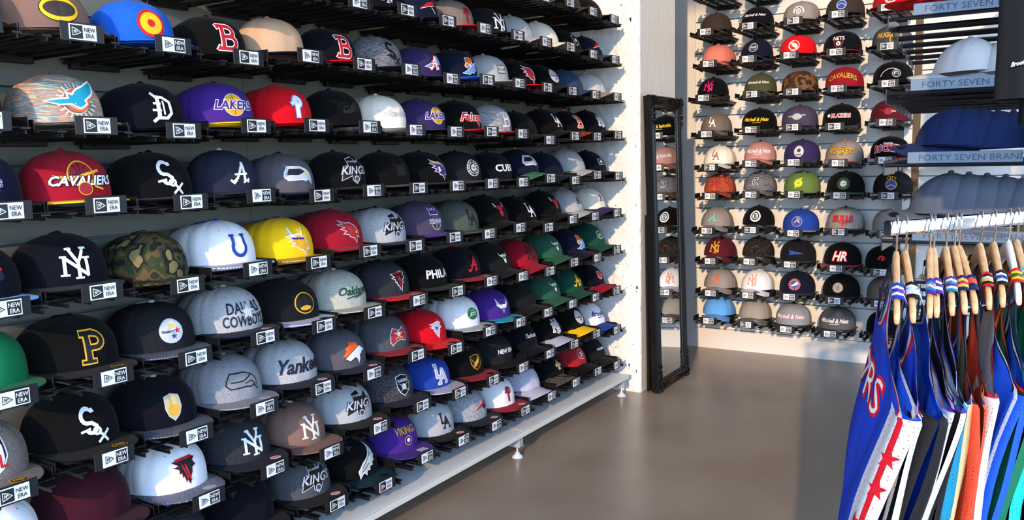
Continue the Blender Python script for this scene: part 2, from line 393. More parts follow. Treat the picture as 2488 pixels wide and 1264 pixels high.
# ------------------------------------------------------------------ emblems: flat designs sewn on the curved crown
TXT = {}
def text_tris(t, shear=0.0, fat=0.0, wide=1.0):
    key = (t, shear, fat, wide)
    if key in TXT: return TXT[key]
    cu = bpy.data.curves.new('t', 'FONT'); cu.body = t; cu.shear = shear; cu.offset = fat; cu.resolution_u = 2; cu.align_x = 'CENTER'; cu.size = 1.0
    o = bpy.data.objects.new('t', cu); COL.objects.link(o)
    dg = bpy.context.evaluated_depsgraph_get(); me = bpy.data.meshes.new_from_object(o.evaluated_get(dg))
    me.calc_loop_triangles()
    vs = [v.co.copy() for v in me.vertices]; ts = [tuple(q.vertices) for q in me.loop_triangles]
    bpy.data.objects.remove(o); bpy.data.meshes.remove(me); bpy.data.curves.remove(cu)
    H = .73
    out = [[(vs[i].x * wide / H, vs[i].y / H - .5) for i in q] for q in ts]
    TXT[key] = out
    return out
def poly_tris(pts):
    v = [Vector((p[0], p[1], 0)) for p in pts]
    return [[(v[i].x, v[i].y) for i in q] for q in tessellate_polygon([v])]
def disc(x, y, r, n=24, ry=None):
    ry = ry or r
    return [[(x, y), (x + r * math.cos(2 * PI * k / n), y + ry * math.sin(2 * PI * k / n)), (x + r * math.cos(2 * PI * (k + 1) / n), y + ry * math.sin(2 * PI * (k + 1) / n))] for k in range(n)]
def stroke(pts, w):
    out = []
    for (x0, y0), (x1, y1) in zip(pts[:-1], pts[1:]):
        dx, dy = x1 - x0, y1 - y0; L = math.hypot(dx, dy) or 1e-6; ux, uy = dx / L, dy / L; h = w / 2
        nx, ny_ = -uy * h, ux * h; ex, ey = ux * h * .6, uy * h * .6
        a = (x0 - ex + nx, y0 - ey + ny_); b_ = (x0 - ex - nx, y0 - ey - ny_); c = (x1 + ex - nx, y1 + ey - ny_); d = (x1 + ex + nx, y1 + ey + ny_)
        out += [[a, b_, c], [a, c, d]]
    return out
def arc(x, y, r, a0, a1, n=10, ry=None):
    ry = ry or r
    return [(x + r * math.cos(R(a0 + (a1 - a0) * k / n)), y + ry * math.sin(R(a0 + (a1 - a0) * k / n))) for k in range(n + 1)]
G = {  # stroke letters and marks in a unit box, (points, relative width)
 'NY': [([(-.42, -.38), (-.42, .22), (.30, -.42), (.30, .16)], .11), ([(-.54, .24), (-.36, .24)], .07), ([(-.54, -.38), (-.30, -.38)], .07), ([(.20, .18), (.42, .18)], .07), ([(-.24, .5), (.02, .02), (.02, -.5)], .12), ([(.30, .5), (.02, .02)], .1), ([(-.34, .5), (-.14, .5)], .07), ([(.2, .5), (.42, .5)], .07), ([(-.1, -.5), (.14, -.5)], .07)],
 'LA': [([(-.28, .5), (-.28, -.12), (.12, -.12), (.12, -.02)], .12), ([(-.38, .5), (-.16, .5)], .08), ([(-.12, -.5), (.14, .26), (.40, -.5)], .12), ([(.0, -.22), (.28, -.22)], .08), ([(-.22, -.5), (-.02, -.5)], .08), ([(.30, -.5), (.5, -.5)], .08)],
 'BB': [([(-.14, -.46), (-.14, .46)], .15), ([(-.34, .46), (.14, .46)] + arc(.14, .24, .2, 90, -90, 8) + [(-.1, .04)], .14), ([(.14, .03)] + arc(.16, -.21, .25, 85, -90, 8) + [(-.32, -.46)], .14), ([(-.32, .36), (-.40, .5)], .07), ([(-.30, -.36), (-.38, -.5)], .07), ([(.34, 0), (.44, -.08)], .06)],
 'SX': [([(.12, .44)] + arc(-.1, .3, .2, 40, 250, 9) + [(-.02, .1), (.1, .0)] + arc(-.04, -.04, .15, 10, -150, 7), .11), ([(-.34, -.12), (-.1, -.06)], .07), (arc(.1, -.16, .1, 0, 360, 10), .07), ([(.12, -.5), (.44, -.2)], .08), ([(.16, -.2), (.4, -.52)], .08)],
 'OD': [([(-.14, .36), (-.14, -.38)], .15), ([(-.34, .50), (-.2, .38), (.08, .36), (.3, .2), (.32, -.2), (.14, -.38), (-.2, -.38), (-.34, -.5)], .11), ([(-.30, .14), (-.06, .14)], .08), ([(-.34, -.1), (-.06, -.1)], .08), ([(.06, .22), (.06, -.24)], .06)],
 'AA': [([(-.30, -.36), (-.12, -.2), (.24, .46)], .11), ([(.24, .46), (.22, -.3), (.40, -.36)], .12), ([(-.22, -.04), (.34, -.02)], .09), ([(-.42, -.3), (-.3, -.42), (-.18, -.3)], .1), ([(.16, -.4), (.42, -.26)], .09)],
 'PP': [([(-.14, -.46), (-.14, .44)], .16), ([(-.30, .44), (.12, .44)] + arc(.12, .2, .22, 90, -90, 8) + [(-.1, -.02)], .14), ([(-.32, -.46), (.04, -.46)], .1)],
 'PI': [([(.0, -.46), (.0, .0), (-.04, .2)], .2), (arc(.04, .2, .17, -110, 190, 14), .17), ([(-.14, .16), (-.26, .1)], .14)],
 'CC': [(arc(0, 0, .34, 55, 305, 14, .42), .15), ([(.2, .3), (.3, .44)], .08)],
 'SHOE': [([(-.30, .46)] + arc(0, -.1, .34, 150, 390, 16, .38) + [(.30, .46)], .16), ([(-.42, .46), (-.2, .46)], .1), ([(.2, .46), (.42, .46)], .1)],
 'SS': [(arc(-.0, .22, .2, 30, 260, 9) + arc(0, -.2, .22, 80, -150, 9), .14)],
}
def bird(f=1):
    return [(-.55, .5), (-.2, .34), (.1, .34), (.34, .18), (.46, -.04), (.5, -.28), (.36, -.2), (.32, -.52), (.2, -.3), (.02, -.26), (-.06, -.14), (-.3, -.1), (-.14, .0), (-.42, .1), (-.2, .16), (-.55, .3), (-.28, .3)]
P_ = {
 'bird': bird(),
 'seahawk': [(-.62, .10), (-.5, .32), (.1, .32), (.42, .18), (.56, .0), (.58, -.34), (.44, -.14), (.28, -.2), (.1, -.16), (-.5, -.18), (-.64, -.06)],
 'eagle': [(-.34, -.5), (-.38, -.26), (-.18, .0), (.08, .16), (.5, .62), (.44, .3), (.4, .26), (.44, .16), (.34, .12), (.36, .0), (.24, -.02), (.24, -.14), (.1, -.14), (.08, -.28), (-.06, -.26), (-.08, -.42), (-.2, -.3)],
 'falcon': [(-.5, .40), (.34, .5), (.5, .42), (.34, .34), (.42, .16), (.26, .1), (.22, -.1), (.16, -.2), (.1, -.52), (.0, -.3), (-.04, -.42), (-.1, -.14), (-.16, -.2), (-.18, .0), (-.26, -.04), (-.26, .12), (-.46, .2), (-.24, .24)],
 'swoop': [(-.6, -.2), (-.2, -.02), (.2, .3), (.58, .46), (.5, .2), (.56, .02), (.3, -.02), (.32, -.16), (.08, -.12), (-.1, -.26), (-.3, -.24)],
 'horse': [(-.5, -.22), (-.2, -.02), (.1, .12), (.3, .2), (.5, .06), (.54, -.04), (.4, -.02), (.3, -.12), (.22, -.14), (.2, -.34), (.12, -.5), (.06, -.3), (-.04, -.22), (-.3, -.34)],
 'mane': [(-.56, -.14), (-.34, .12), (-.4, .16), (-.16, .3), (-.2, .38), (.16, .3), (.26, .16), (.04, .14), (-.1, .02), (-.3, -.06)],
 'bull': [(-.62, .5), (-.5, .26), (-.28, .22), (-.2, .3), (.2, .3), (.28, .22), (.5, .26), (.62, .5), (.6, .2), (.34, .06), (.2, .02), (.14, -.4), (.06, -.52), (-.06, -.52), (-.14, -.4), (-.2, .02), (-.34, .06), (-.6, .2)],
 'star': [(.5 * (1 if k % 2 == 0 else .4) * math.sin(k * PI / 5), .5 * (1 if k % 2 == 0 else .4) * math.cos(k * PI / 5)) for k in range(10)],
 'shield': [(-.4, .42), (0, .5), (.4, .42), (.4, -.02), (.26, -.32), (0, -.52), (-.26, -.32), (-.4, -.02)],
 'kings': [(-.30, .5), (.14, .58), (.18, .36), (.58, .5), (.5, .0), (.24, -.06), (.2, -.3), (.04, -.48), (-.14, -.34), (-.14, -.14), (-.62, -.34), (-.46, .2), (-.26, .24)],
 'crown': [(-.4, .5), (-.2, .3), (-.1, .44), (0, .3), (.1, .44), (.2, .3), (.4, .5), (.36, .1), (-.36, .1)],
 'diamond': [(-.5, .46), (.5, .46), (.6, .28), (0, -.6), (-.6, .28)],
 'flag': [(-.5, -.3), (-.46, .1), (-.3, .34), (.1, .2), (.4, .34), (.5, .0), (.42, -.3), (.1, -.2), (-.2, -.26), (-.4, -.44)],
 'fleur': [(0, .5), (.14, .2), (.1, .0), (.3, .16), (.44, .02), (.36, -.2), (.26, -.1), (.1, -.14), (.2, -.4), (0, -.5), (-.2, -.4), (-.1, -.14), (-.26, -.1), (-.36, -.2), (-.44, .02), (-.3, .16), (-.1, .0), (-.14, .2)],
 'fish': [(-.62, -.06), (-.34, -.12), (-.1, -.1), (.1, -.2), (.24, -.1), (.2, -.02), (.44, .16), (.6, .42), (.42, .36), (.1, .22), (-.06, .08), (-.16, .12), (-.14, .0), (-.4, -.02)],
 'oval_stand': [],
}
def outline(pts, o):
    cx = sum(p[0] for p in pts) / len(pts); cy = sum(p[1] for p in pts) / len(pts); out = []
    n = len(pts); ar = sum(pts[i][0] * pts[(i + 1) % n][1] - pts[(i + 1) % n][0] * pts[i][1] for i in range(n)); sg = 1 if ar > 0 else -1
    for i in range(n):
        p, a, c = Vector(pts[i]), Vector(pts[i - 1]), Vector(pts[(i + 1) % n])
        d1 = (p - a).normalized(); d2 = (c - p).normalized()
        n1 = Vector((d1.y, -d1.x)) * sg; n2 = Vector((d2.y, -d2.x)) * sg; nn = n1 + n2
        L = max(nn.length, .35); nn = nn / L
        k = min(2.0, 2 / L)
        out.append(tuple(p + nn * o * min(k, 1.8)))
    return out
# design language: each entry draws one layer; sizes in metres on the cap front
def T(t, h, col, out=None, x=0, y=0, sh=0, arch=0, wide=1, fat=.02): return ('T', t, h, col, out, x, y, sh, arch, wide, fat)
def Gl(g, s, col, out=None, x=0, y=0, sx=1, fat=1, ow=.012): return ('G', g, s, col, out, x, y, sx, fat, ow)
def Pg(g, s, col, out=None, x=0, y=0, sx=1, ow=.04): return ('P', g, s, col, out, x, y, sx, ow)
def Dc(r, col, x=0, y=0, ry=None): return ('D', r, col, x, y, ry)
def Rg(r, w, col, x=0, y=0, a0=0, a1=360): return ('R', r, w, col, x, y, a0, a1)
def St(pts, w, col): return ('S', pts, w, col)
def ball(r, c1, c2, x=0, y=0):
    return [Dc(r, c1, x, y), St([(x - r, y), (x + r, y)], .0016, c2), St([(x, y - r), (x, y + r)], .0016, c2), St([(x + p[0] * r, y + p[1] * r) for p in arc(-1.2, 0, .95, -55, 55)], .0014, c2), St([(x + p[0] * r, y + p[1] * r) for p in arc(1.2, 0, .95, 125, 235)], .0014, c2)]
def circ(txt, r, ring, face, tc, inner):
    return [Dc(r, ring), Dc(r * .92, face), Rg(r * .64, .0016, ring)] + [('A', txt, r * .28, tc, r * .78)] + inner
EMB = {
 'oval': [Dc(.036, 'black', ry=.025), Dc(.0345, 'yellow', ry=.0235), Dc(.029, 'dbrown', ry=.015)],
 'ovalg': [Dc(.030, 'gold', ry=.027), Dc(.027, 'black', ry=.024), Dc(.016, 'gold', ry=.006, y=-.012)],
 'gem': [Dc(.029, 'brightred'), Dc(.023, 'yellow'), Dc(.008, 'brightred')],
 'Bw': [Gl('BB', .055, 'red', 'white')], 'Bg': [Gl('BB', .05, 'white')],
 'sox': [Gl('SX', .066, 'white')], 'soxk': [Gl('SX', .06, 'black')], 'OD': [Gl('OD', .058, 'white')],
 'angel': [Pg('swoop', .055, 'sky', 'white'), Gl('AA', .045, 'white', 'red')],
 'okc': [Pg('shield', .05, 'orange', 'white', sx=.8), T('OKC', .017, 'white', 'navy', sh=.3), Pg('swoop', .05, 'sky', 'white', y=-.016)],
 'okcr': circ('OKLAHOMA CITY', .027, 'orange', 'blue', 'gold', [Pg('swoop', .03, 'white', 'red')]),
 'tagbox': [('B', .038, .028, 'black'), ('B', .034, .024, 'pale'), T('ICON', .010, 'black')],
 'card': [Pg('bird', .062, 'dred', 'white'), Dc(.004, 'yellow', .021, -.01)],
 'cardg': [Pg('bird', .06, 'dpk', 'silver'), Dc(.004, 'gold', .022, -.004)],
 'steel': [Dc(.026, 'silver'), Dc(.023, 'pale'), Pg('star', .015, 'yellow', x=.003, y=.011), Pg('star', .015, 'red', x=.012, y=.0), Pg('star', .015, 'blue', x=.004, y=-.011), T('Steelers', .006, 'black', x=-.008)],
 'dolph': [Rg(.024, .0025, 'cream', .004, -.002)] + [St([(.004 + .026 * math.cos(a), -.002 + .026 * math.sin(a)), (.004 + .034 * math.cos(a), -.002 + .034 * math.sin(a))], .0022, 'cream') for a in [k * PI / 11 for k in range(22)]] + [Rg(.020, .003, 'orange', .004, -.002), Dc(.018, 'peach', .004, -.002), Pg('fish', .075, 'teal', 'white', sx=1.0)],
 'lak': [Dc(.026, 'white'), Dc(.0245, 'gold'), St([(-.024, 0), (.024, 0)], .0014, 'dbrown'), St([(0, -.024), (0, .024)], .0014, 'dbrown'), T('LAKERS', .020, 'purple', 'white', sh=.25, fat=.03)],
 'phil': [Gl('PI', .055, 'white', 'sky')], 'philr': [Gl('PI', .052, 'dred')],
 'tonalc': [Pg('swoop', .05, 'soft'), T('CAVS', .018, 'soft', sh=.3)], 'tonalw': [T('Yellowbury', .020, 'pale', sh=.4)],
 'falt': [T('Falcons', .026, 'red', 'white', sh=.35, fat=.03), Pg('falcon', .022, 'red', 'white', x=.018, y=-.022)],
 'LAw': [Gl('LA', .046, 'white')], 'LAb': [Gl('LA', .046, 'black')], 'LAg': [Gl('LA', .05, 'soft')], 'LAc': [Gl('LA', .044, 'cream')], 'LAo': [Gl('LA', .046, 'copper')], 'LAl': [Gl('LA', .055, 'lilac', 'white', ow=.02)],
 'Bor': [Gl('BB', .045, 'orange', 'white')],
 'NYw': [Gl('NY', .056, 'white')], 'NYn': [Gl('NY', .05, 'black')], 'NYp': [Gl('NY', .05, 'pink')], 'NYr': [Gl('NY', .05, 'dpk')], 'NYc': [Gl('NY', .05, 'peach')], 'NYg': [Gl('NY', .052, 'gold')], 'NYl': [Gl('NY', .045, 'lgrey', 'white')], 'NYt': [Gl('NY', .056, 'cream')],
 'indn': [Dc(.017, 'white'), Dc(.015, 'red')],
 'cavs': ball(.024, 'dred', 'navy', -.002, .008) + [Rg(.024, .0028, 'gold', -.002, .008), St([(-.05, .004), (-.02, .0), (.034, .014)], .005, 'gold'), T('CAVALIERS', .018, 'white', 'navy', sh=.3, y=-.004, fat=.03), Dc(.013, 'gold', .002, -.02), Dc(.0115, 'dred', .002, -.02), St([(.02, -.016), (.036, -.022)], .004, 'gold')],
 'Aw': [Gl('AA', .052, 'cream')], 'Ar': [Gl('AA', .05, 'red')], 'Am': [Gl('AA', .044, 'mint')], 'Ao': [Gl('AA', .044, 'coral')], 'Ak': [Gl('AA', .03, 'black')],
 'As': [Gl('AA', .046, 'yellow', x=-.006), T("s", .02, 'yellow', x=.018, y=.004)],
 'seah': [Pg('seahawk', .062, 'silver', 'white'), ('PP', [(-.028, .0155), (.006, .0155), (.018, .009), (.0, .0), (-.034, .001)], 'navy'), Dc(.0035, 'lime', .016, .004)],
 'seaht': [Pg('seahawk', .062, 'grey', 'black', ow=.05), St([(-.03, .002), (.0, .002), (.02, .012)], .003, 'black'), St([(.004, -.004), (.02, .0), (.03, -.01)], .0025, 'black')],
 'king': [Pg('kings', .066, 'black', 'silver', ow=.03), T('KINGS', .022, 'silver', 'black', sh=.35, y=.004, fat=.02), T('LOS ANGELES', .005, 'pale', y=.026), Dc(.009, 'silver', .002, -.02), Dc(.006, 'char', .002, -.02)],
 'sac': [Pg('crown', .048, 'purple', 'white', y=.012), T('KINGS', .012, 'purple', 'white', y=-.004), Rg(.016, .002, 'silver', 0, -.014, 180, 360), St([(0, -.01), (0, -.03)], .0015, 'silver')],
 'sqt': [('B', .034, .030, 'soft'), ('B', .030, .026, 'black')],
 'rav': [Pg('bird', .06, 'purple', 'white'), St([(-.03, .024), (-.01, .018), (.012, .016)], .004, 'gold'), T('B', .014, 'white', 'gold')],
 'rapt': circ('TORONTO RAPTORS', .027, 'white', 'black', 'white', ball(.012, 'white', 'black')),
 'cubs': [T('CUBS', .024, 'white', arch=.0, wide=1.15, fat=.03)], 'phila': [T('PHILA', .026, 'white', wide=.95, fat=.03)],
 'mlb': [('B', .034, .024, 'white'), ('B', .030, .020, 'navy'), Dc(.006, 'white', .002, 0)],
 'shoe': [Gl('SHOE', .05, 'blue')],
 'vik': [Pg('bird', .058, 'gold', 'white', y=-.006), St([(-.024, .03), (-.016, .012), (-.004, .008)], .005, 'white'), St([(.02, .03), (.012, .012)], .004, 'white'), St([(-.016, .006), (.016, .004)], .005, 'purple')],
 'bull': [Pg('bull', .045, 'dpk', 'black', ow=.02), St([(-.026, .02), (-.018, .01)], .004, 'white'), St([(.026, .02), (.018, .01)], .004, 'white')],
 'pitt': [Gl('PP', .06, 'black', 'gold', ow=.055)],
 'dall': [T('DALLAS', .026, 'navy', y=.012, wide=.72, fat=.02), T('COWBOYS', .026, 'navy', y=-.018, wide=.62, fat=.02), Pg('star', .036, 'silver', 'pale', x=.006)],
 'oak': [T('Oakland', .022, 'dgreen', sh=.4, fat=.03, y=.004), St([(-.026, -.016), (-.01, -.013), (.03, -.008), (.0, -.016)], .003, 'dgreen')],
 'falc': [Pg('falcon', .052, 'black', 'white'), St([(-.02, .022), (.02, .024)], .004, 'red'), St([(-.006, .014), (.004, -.016)], .003, 'red'), St([(.002, .014), (.008, -.012)], .003, 'red')],
 'falk': [Pg('falcon', .056, 'black', 'dpk', ow=.025), St([(-.02, .024), (.02, .027)], .005, 'red'), St([(-.008, .014), (.002, -.016)], .0035, 'red'), St([(.0, .014), (.008, -.022)], .003, 'red')],
 'buck': [Pg('bull', .036, 'cream', 'dgreen'), Dc(.006, 'green', 0, 0)],
 'jets': [Dc(.024, 'green', ry=.019), T('JETS', .011, 'white', sh=.3), T('NEW YORK', .003, 'white', y=.011)],
 'jetsw': [Dc(.021, 'white', ry=.017), Dc(.019, 'green', ry=.015), T('JETS', .009, 'white', sh=.3)],
 'helm': [Pg('shield', .052, 'sand', 'silver', sx=.8), Dc(.012, 'gold', 0, -.006)],
 'yank': [T('Yankees', .036, 'navy', sh=.35, wide=.86, fat=.03), ], 'yanks': [T('Yankees', .015, 'white', sh=.4, wide=.9)],
 'bron': [Pg('mane', .066, 'orange', 'orange'), Pg('horse', .066, 'white', 'navy', ow=.02)],
 'bucs': [Pg('flag', .058, 'dpk', 'silver'), Dc(.007, 'silver', 0, .004), St([(-.014, -.01), (.014, .008)], .0025, 'silver'), St([(-.014, .008), (.014, -.01)], .0025, 'silver'), Dc(.0045, 'orange', 0, -.009)],
 'patr': [Pg('falcon', .046, 'lilac', 'white'), Pg('star', .016, 'navy', y=.006)],
 'pats': [('PP', [(-.036, -.012), (-.006, .002), (.03, .016), (.034, .008), (.0, -.004)], 'red'), ('PP', [(.006, -.002), (.032, .008), (.034, -.008), (.02, -.012)], 'navy'), St([(-.03, -.008), (.01, .01)], .0016, 'white')],
 'patsn': [('PP', [(-.03, -.008), (-.002, .010), (.03, .016), (.026, .004), (.0, .0)], 'red'), St([(-.03, -.01), (.0, -.002), (.028, .002)], .0018, 'white'), St([(.012, -.004), (.026, -.02)], .0025, 'white')],
 'horn': [('PP', [(-.03, .03), (-.012, .004), (.012, .004), (.03, .03), (.026, .004), (.012, -.008), (-.012, -.008), (-.028, .004)], 'silver'), ('B', .034, .011, 'white'), Pg('star', .018, 'teal', 'silver', y=-.016)],
 'nfl': [Pg('shield', .07, 'navy', 'white', sx=1.0), Pg('shield', .06, 'white', y=-.006), T('NFL', .024, 'red', y=-.008)],
 'lakb': [Pg('swoop', .05, 'gold', 'white')], 'newera': [T('NEW ERA', .015, 'white', wide=.9, fat=.03)],
 'raid': [Pg('shield', .056, 'black', 'white'), T('RAIDERS', .008, 'white', y=.014, wide=.9), Dc(.009, 'silver', 0, -.004), St([(-.016, -.018), (.016, .006)], .002, 'silver'), St([(.016, -.018), (-.016, .006)], .002, 'silver')],
 'raidt': [T('RAIDERS', .008, 'white', wide=1.3)], 'raids': [Pg('shield', .04, 'black', 'white'), Dc(.007, 'silver')],
 'pel': [Pg('shield', .046, 'black', 'gold', sx=1.2), Pg('eagle', .036, 'gold'), St([(-.02, .012), (.0, -.012)], .002, 'gold')],
 'brook': [T('Brooklyn', .020, 'blue', sh=.4, fat=.03, y=.004), St([(-.02, -.014), (.026, -.01)], .003, 'blue')],
 'eag': [Pg('eagle', .075, 'silver', 'white', ow=.03), St([(-.018, -.012), (.022, .024)], .002, 'dgreen'), St([(-.02, -.022), (.006, -.004)], .0022, 'black')],
 'vikt': [T('VIKINGS', .020, 'gold', y=.018, wide=.8, fat=.02), Rg(.013, .002, 'gold', 0, -.012), Dc(.006, 'white', .0, -.011)],
 'saint': [Pg('fleur', .04, 'sand', 'black')], 'niner': [Dc(.024, 'silver', ry=.019), Dc(.022, 'dpk', ry=.017), T('SF', .018, 'white', 'black')],
 'outl': [('B', .028, .012, 'pale')], 'hawk': [Dc(.025, 'cream'), Dc(.022, 'brightred'), Pg('bird', .034, 'cream'), St(arc(0, 0, .02, 100, 330), .003, 'cream')],
 'wiz': [Dc(.027, 'dred'), Dc(.0255, 'white')] + ball(.016, 'white', 'black') + [Rg(.016, .003, 'black'), Rg(.022, .003, 'black', 0, 0, 200, 340)],
 'war': [Dc(.024, 'blue'), Dc(.021, 'silver'), Dc(.018, 'blue'), St([(-.016, -.004), (0, .008), (.016, -.004)], .003, 'silver')],
 'warb': [Dc(.024, 'peach'), Dc(.022, 'blue'), St([(-.012, -.006), (0, .006), (.012, -.006)], .003, 'cream'), St([(0, .006), (0, .018)], .004, 'cream'), St([(.008, .0), (.01, .016)], .003, 'cream')],
 'raptb': [Dc(.025, 'cream')] + ball(.018, 'dred', 'cream'),
 'mn': [T('Mitchell & Ness', .011, 'white', sh=.35)], 'mny': [T('Mitchell & Ness', .014, 'yellow', sh=.35, fat=.03, wide=.8), St([(-.012, -.014), (.02, -.012)], .0016, 'yellow')],
 'mnw': [T('Mitchell & Ness', .016, 'white', sh=.35, fat=.02, wide=.75), St([(-.014, -.014), (.018, -.013)], .0016, 'white')], 'mnr': [T('Mitchell & Ness', .017, 'white', 'dpk', sh=.35, wide=.75)],
 'mnc': [Dc(.022, 'white'), Dc(.020, 'navy'), T('NESS', .010, 'white', sh=.3), Rg(.014, .0012, 'white')],
 'nets': [Pg('shield', .05, 'black', 'red', sx=.85), T('NETS', .015, 'white', y=.016), Dc(.009, 'white', 0, -.006), T('B', .010, 'black', y=-.006)],
 'nugg': [T('NUGGETS', .018, 'gold', y=.006, wide=.8, fat=.04), T('L', .02, 'gold', x=.008, y=-.014)],
 'cavt': [T('CAVALIERS', .018, 'gold', 'black', wide=.8, arch=-.014, y=.004)], 'magic': [Dc(.014, 'silver', .016, -.002), Dc(.012, 'black', .016, -.002), St(arc(.0, -.02, .036, 60, 165), .003, 'silver'), St([(.006, .0), (.026, -.004)], .0014, 'sky')],
 'cavg': [Dc(.018, 'lgrey', 0, 0, .014), St([(-.034, .0), (.034, .006)], .005, 'lgrey'), T('CAVS', .012, 'pale', sh=.3)], 'cavm': [Dc(.018, 'dred', 0, 0, .014), St([(-.034, .004), (.03, .004)], .005, 'dred'), St([(.012, .0), (.026, -.002)], .003, 'cream')],
 'blaz': [T('BLAZERS', .015, 'red', 'white', x=.006, wide=.85, sh=.1), Dc(.006, 'white', -.036)],
 'hoya': [Dc(.020, 'pale', 0, 0, .024), Dc(.008, 'dpurple', 0, .004), St([(-.01, -.014), (.01, -.014)], .004, 'black')],
 'rockg': [T('ROCKETS', .022, 'gold', 'dbrown', y=.004, wide=.7, fat=.03), Rg(.012, .003, 'gold', 0, -.010)], 'rockr': [T('ROCKETS', .024, 'red', 'white', wide=.66, fat=.04, arch=-.008), T('HOUSTON', .005, 'white', y=.019)],
 'Cc': [Gl('CC', .034, 'navy', 'white')], 'swirl': [Dc(.019, 'lime'), St([(-.014, -.02), (.006, -.012)], .006, 'lime'), St([(-.004, .014), (.016, .022)], .006, 'lime'), Dc(.003, 'black')],
 'celt': circ('CELTICS BOSTON', .026, 'green', 'black', 'green', ball(.013, 'pale', 'green')),
 'city': [T('CITY', .011, 'gold', y=.022, arch=-.004, wide=1.3), T('THE', .005, 'gold', y=.030, x=-.016), Dc(.021, 'gold', 0, -.004), Dc(.018, 'blue', 0, -.004), St([(-.014, -.012), (0, -.004), (.014, -.012)], .003, 'gold')],
 'bkn': circ('BROOKLYN', .026, 'white', 'black', 'black', []) + [Dc(.0255, 'white'), Dc(.019, 'black'), Dc(.014, 'white'), T('B', .02, 'black')],
 'bulls': [T('BULLS', .024, 'brightred', 'dbrown', wide=.9, fat=.03, y=.004), Pg('bull', .022, 'brightred', y=-.018)],
 'blue_s': [('PP', [(-.022, .02), (-.014, .006), (.034, -.004), (.0, -.008), (-.018, -.012), (-.016, -.004)], 'blue')],
 'hr': [T('HR', .036, 'white', 'brightred', sh=.3, wide=.8)], 'raptr': [St(arc(0, 0, .010, 20, 190), .004, 'brightred'), St(arc(0, -.002, .016, 10, 180), .003, 'brightred'), Dc(.006, 'brightred', .004, -.002)],
 'rnd': [Dc(.023, 'stone'), T('B', .02, 'taupe')], 'redl': [St([(-.014, .0), (.014, .003)], .002, 'dpk')],
 'chi': [Dc(.014, 'cream', 0, 0)], 'none': [], 'hart': [Gl('NY', .045, 'silver')], 'D': [Gl('OD', .058, 'silver')], 'spurs': [Pg('shield', .05, 'white', 'char', sx=.8), Dc(.012, 'char')],
}
def split_tri(t, L, out):
    a, b_, c = t; l = [math.dist(a, b_), math.dist(b_, c), math.dist(c, a)]; k = l.index(max(l))
    if l[k] <= L: out.append(t); return
    p = (a, b_, c); i, j, o = p[k], p[(k + 1) % 3], p[(k + 2) % 3]; mid = ((i[0] + j[0]) / 2, (i[1] + j[1]) / 2)
    split_tri([i, mid, o], L, out); split_tri([mid, j, o], L, out)
def layers(spec):
    """-> list of (triangles, colour) in drawing order, metres"""
    out = []
    sc = lambda tr, s, x, y, sx=1: [[(p[0] * s * sx + x, p[1] * s + y) for p in t] for t in tr]
    for e in spec:
        if e[0] == 'T':
            _, t, h, col, o, x, y, sh, ar, wd, fat = e
            def mk(f):
                tr = sc(text_tris(t, sh, f, wd), h, x, y)
                if ar:
                    X = max(abs(p[0] - x) for q in tr for p in q) or 1
                    tr = [[(p[0], p[1] - ar * (1 - ((p[0] - x) / X) ** 2) if ar > 0 else p[1] - ar * (1 - ((p[0] - x) / X) ** 2) + ar * .5) for p in q] for q in tr]
                return tr
            if o: out.append((mk(fat + .055), o))
            out.append((mk(fat), col))
        elif e[0] == 'G':
            _, g, s, col, o, x, y, sx, fat, ow = e
            if o: out.append((sum([sc(stroke(p, w * fat), s, x, y, sx) if False else [[(q[0] * sx + x, q[1] + y) for q in t] for t in stroke([(a * s, b_ * s) for a, b_ in p], w * fat * s + .0045 + ow * .03)] for p, w in G[g]], []), o))
            out.append((sum([[[(q[0] * sx + x, q[1] + y) for q in t] for t in stroke([(a * s, b_ * s) for a, b_ in p], w * fat * s)] for p, w in G[g]], []), col))
        elif e[0] == 'P':
            _, g, s, col, o, x, y, sx, ow = e
            if o: out.append((sc(poly_tris(outline(P_[g], ow)), s, x, y, sx), o))
            out.append((sc(poly_tris(P_[g]), s, x, y, sx), col))
        elif e[0] == 'PP': out.append((poly_tris(e[1]), e[2]))
        elif e[0] == 'D': out.append((disc(e[3], e[4], e[1], 24, e[5]), e[2]))
        elif e[0] == 'R': out.append((stroke(arc(e[4], e[5], e[1], e[6], e[7], 24), e[2]), e[3]))
        elif e[0] == 'S': out.append((stroke(e[1], e[2]), e[3]))
        elif e[0] == 'B': out.append(([[(-e[1] / 2, -e[2] / 2), (e[1] / 2, -e[2] / 2), (e[1] / 2, e[2] / 2)], [(-e[1] / 2, -e[2] / 2), (e[1] / 2, e[2] / 2), (-e[1] / 2, e[2] / 2)]], e[3]))
        elif e[0] == 'A':
            _, t, h, col, r = e; tr = []; n = len(t)
            for k, ch in enumerate(t):
                if ch == ' ': continue
                a = PI / 2 + (.5 - (k + .5) / n) * 2 * PI * (.95 if n > 10 else .6)
                for q in text_tris(ch, 0, .02, .8): tr.append([((p[0] * h) * math.sin(a) + (r + p[1] * h) * math.cos(a), (r + p[1] * h) * math.sin(a) - (p[0] * h) * math.cos(a)) for p in q])
            out.append((tr, col))
    return out
EMB_MESH = {}
ESK = dict(cavt=1.55, blaz=1.5, mny=1.45, mnw=1.45, mnr=1.5, mn=1.35, rockg=1.45, rockr=1.5, bulls=1.35, hr=1.4, magic=1.5, nugg=1.4, city=1.3, celt=1.25, bkn=1.2, nets=1.3, hawk=1.2, wiz=1.15, blue_s=1.5, hoya=1.3, warb=1.2, okcr=1.2, cavg=1.3, cavm=1.3)
